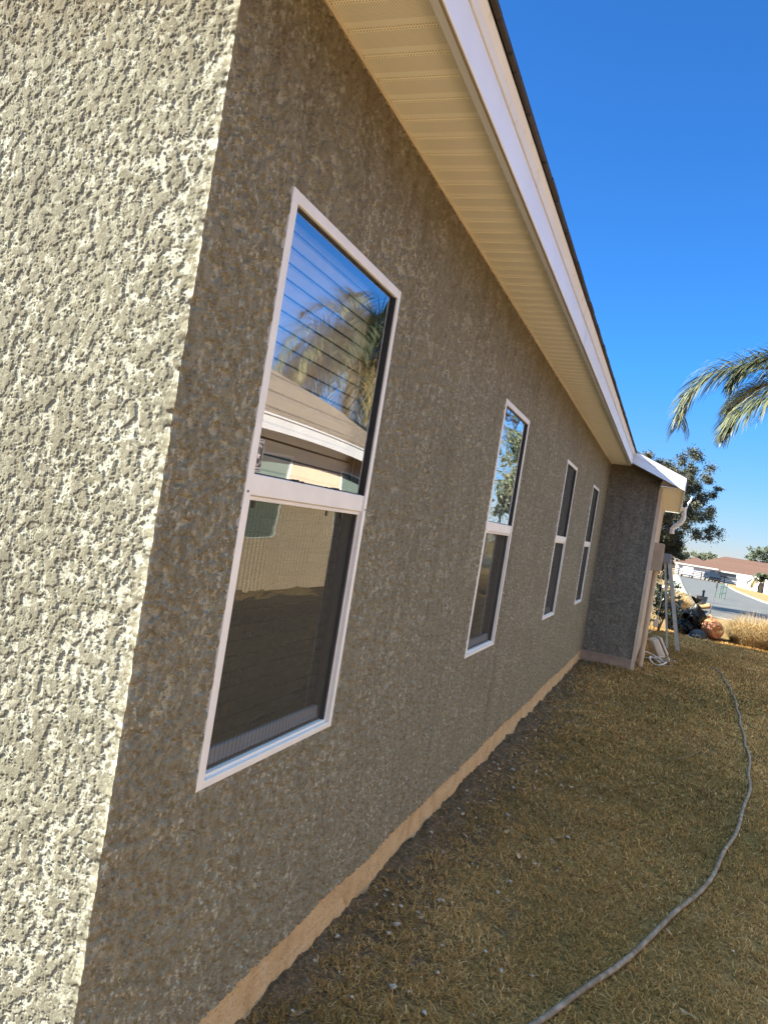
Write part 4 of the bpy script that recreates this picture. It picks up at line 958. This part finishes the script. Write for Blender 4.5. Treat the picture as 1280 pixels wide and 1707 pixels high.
# vehicles
M_CG=mat('car_glass',(.004,.005,.007),.5,.08); M_TYRE=mat('tyre_rubber',(.015,.015,.015),.8); M_RED=mat('red_lens',(.5,.02,.02),.3); M_CHROME=mat('chrome',(.6,.6,.6),.2,.5,1); M_LENS=mat('head_lamp_lens',(.7,.72,.75),.1)
def car(name,x,y,rz,paint,profile,glassprof,W_,label,cat,L,truck=False):
    z=gz(x,y)+.01; t=empty(name,(x,y,z),label,cat)
    T=Matrix.Translation((x,y,z))@Matrix.Rotation(rz,4,'Z')
    def side(poly,w,m,nm,par,top_in=0,zt=1.0,ztop=1.8):
        bm=bmesh.new(); a=[];b=[]
        for (q,zz) in poly:
            ins=top_in*max(0,(zz-zt)/(ztop-zt)); a.append(bm.verts.new((-w/2+ins,q,zz))); b.append(bm.verts.new((w/2-ins,q,zz)))
        n=len(poly); bm.faces.new(a); bm.faces.new(b[::-1])
        for i in range(n): bm.faces.new((a[i],b[i],b[(i+1)%n],a[(i+1)%n]))
        bmesh.ops.recalc_face_normals(bm,faces=bm.faces[:]); bmesh.ops.bevel(bm,geom=bm.edges[:],offset=.035,segments=2,affect='EDGES'); bm.transform(T)
        me=bpy.data.meshes.new(nm); bm.to_mesh(me); bm.free(); return link(nm,me,m,par)
    body=side(profile,W_,paint,'body',t,.16)
    side(glassprof,W_-.06,M_CG,'cabin_glass',t,.17)
    for (yy) in (-L*.32,L*.30):
        for s in (-1,1):
            mb=MB(); Mx=T@Matrix.Translation((s*(W_/2-.12),yy,.36))@Matrix.Rotation(R(90),4,'Y'); mb.lathe([(0,-.11),(.30,-.11),(.36,-.08),(.36,.08),(.30,.11),(0,.11)],20,0,Mx); wh=mb.build('wheel',M_TYRE,t)
            mb=MB(); mb.lathe([(0,.125),(.2,.125),(.21,.112)],16,0,Mx); mb.lathe([(.21,-.112),(.2,-.125),(0,-.125)],16,0,Mx); mb.build('rim',M_CHROME,wh)
    for s in (-1,1):
        mb=MB(); mb.box((s*(W_/2-.20),-L/2-.02,.72),(s*(W_/2-.06),-L/2+.05,1.02 if truck else .86),M=T); mb.build('tail_light' if truck else 'headlight',M_RED if truck else M_LENS,t)
        mb=MB(); mb.box((s*(W_/2+.02),-.1 if truck else -.55,1.12),(s*(W_/2+.20),0 if truck else -.45,1.28),bev=.02,M=T); mb.build('mirror',paint,t)
    mb=MB(); mb.box((-W_/2+.05,-L/2-.10,.42),(W_/2-.05,-L/2+.0,.58),bev=.03,M=T); mb.build('bumper',M_CHROME if truck else M_TYRE,t)
    return t
# pickup: rear (-y end) towards us
car('pickup_truck',3.15,143.5,R(-2),mat('white_car_paint',(.45,.45,.46),.25,.6),
    [(-2.7,.5),(-2.7,1.18),(-.7,1.18),(-.62,1.75),(-.45,1.84),(.75,1.84),(1.0,1.7),(1.35,1.16),(2.7,1.05),(2.75,.5)],
    [(-.69,1.22),(-.60,1.72),(.9,1.74),(1.3,1.2)],1.95,'white pickup truck seen from behind at the end of the street','pickup truck',5.4,True)
car('dark_suv',7.35,147.5,R(10),mat('dark_blue_car_paint',(.01,.016,.026),.6,.15),
    [(-2.35,.45),(-2.4,.9),(-1.5,1.10),(-.75,1.62),(-.4,1.72),(1.9,1.70),(2.3,1.1),(2.35,.45)],
    [(-1.35,1.12),(-.70,1.58),(1.85,1.62),(2.2,1.12)],1.95,'dark blue suv facing the camera in front of the fence','suv',4.7)
# young palm right
palm(12.1,118,gz(12,118)-.05,gz(12,118)+1.35,[],20,(0,6.283),2.3,'small bright green young palm before the white vinyl fence',leaf=.8,seed=5,nl=26,w=.16,rt=.30,tilt=1.1,rachis=.05)
# far trees
for k,(x,hw,top) in enumerate([(2.9,1.9,5.0),(6.0,1.7,4.3),(8.9,1.5,5.2),(11.0,1.0,3.9)]):
    tree('far_tree',x,208,top,(x,208,(top-.2)/2+.6),(hw,2.5,(top-.4)/2),36,.7,90,.30,M_FAR,['leftmost of the hazy round trees behind the brown roof','second hazy tree behind the brown roof','tallest hazy tree behind the brown roof','small yellow green tree right of the hazy row'][k],group='far trees behind the brown roof',seed=40+k,trunk_r=.25)
for k,(x,y,hw,top) in enumerate([(18.5,196,2.5,8.2),(22.0,200,3.0,10.5),(25,190,3,9)]):
    tree('pine_tree',x,y,top,(x,y,top*.52),(hw,3,top*.50),60,.8,90,.36,M_PINE,['dark feathery pine at the right behind the brown roof','taller pine at the frame edge behind the brown roof','pine farthest right outside the brown roof'][k],group='pines behind the brown roof',seed=50+k,trunk_r=.3)
cl=[]
for k in range(60):
    x=-120+k*5.5+random.uniform(-2,2)
    if -2<x<27: continue
    y=random.uniform(225,265); h_=random.uniform(4,8); cl+=clusters((x,y,h_*.4-1.4),(4.5,4,h_*.5),12,1.5,70+k)
tag(leaves('distant_woods',cl,50,.8,M_FAR,None,77),'far off mass of green trees along the horizon beyond the houses','woods',kind='stuff')

mb=MB()
for k in range(90):
    y=2+17*random.random()**1.6; x=random.uniform(-.9,1.8) if random.random()<.5 else -.95+abs(random.gauss(0,.3)); L=random.uniform(.015,.04); q=random.uniform(0,6.3); ca,sa=math.cos(q),math.sin(q)
    z=.028+.018*float(perlin(np.array(x*2.1),np.array(y*2.1),1))
    P=[(-L,0,.004),(-.3*L,.32*L,.012),(.5*L,.25*L,.006),(L,0,.014),(.4*L,-.28*L,.010),(-.4*L,-.3*L,.003)]
    mb.add([(x+a*ca-b*sa,y+a*sa+b*ca,z+c_) for a,b,c_ in P],[(0,1,5),(1,2,4,5),(2,3,4)])
tag(mb.build('leaf_litter',noisy('dead_leaf',(.16,.09,.04),(.42,.30,.17),30,.8)),'small dead brown leaves scattered over the lawn','leaves',kind='stuff')
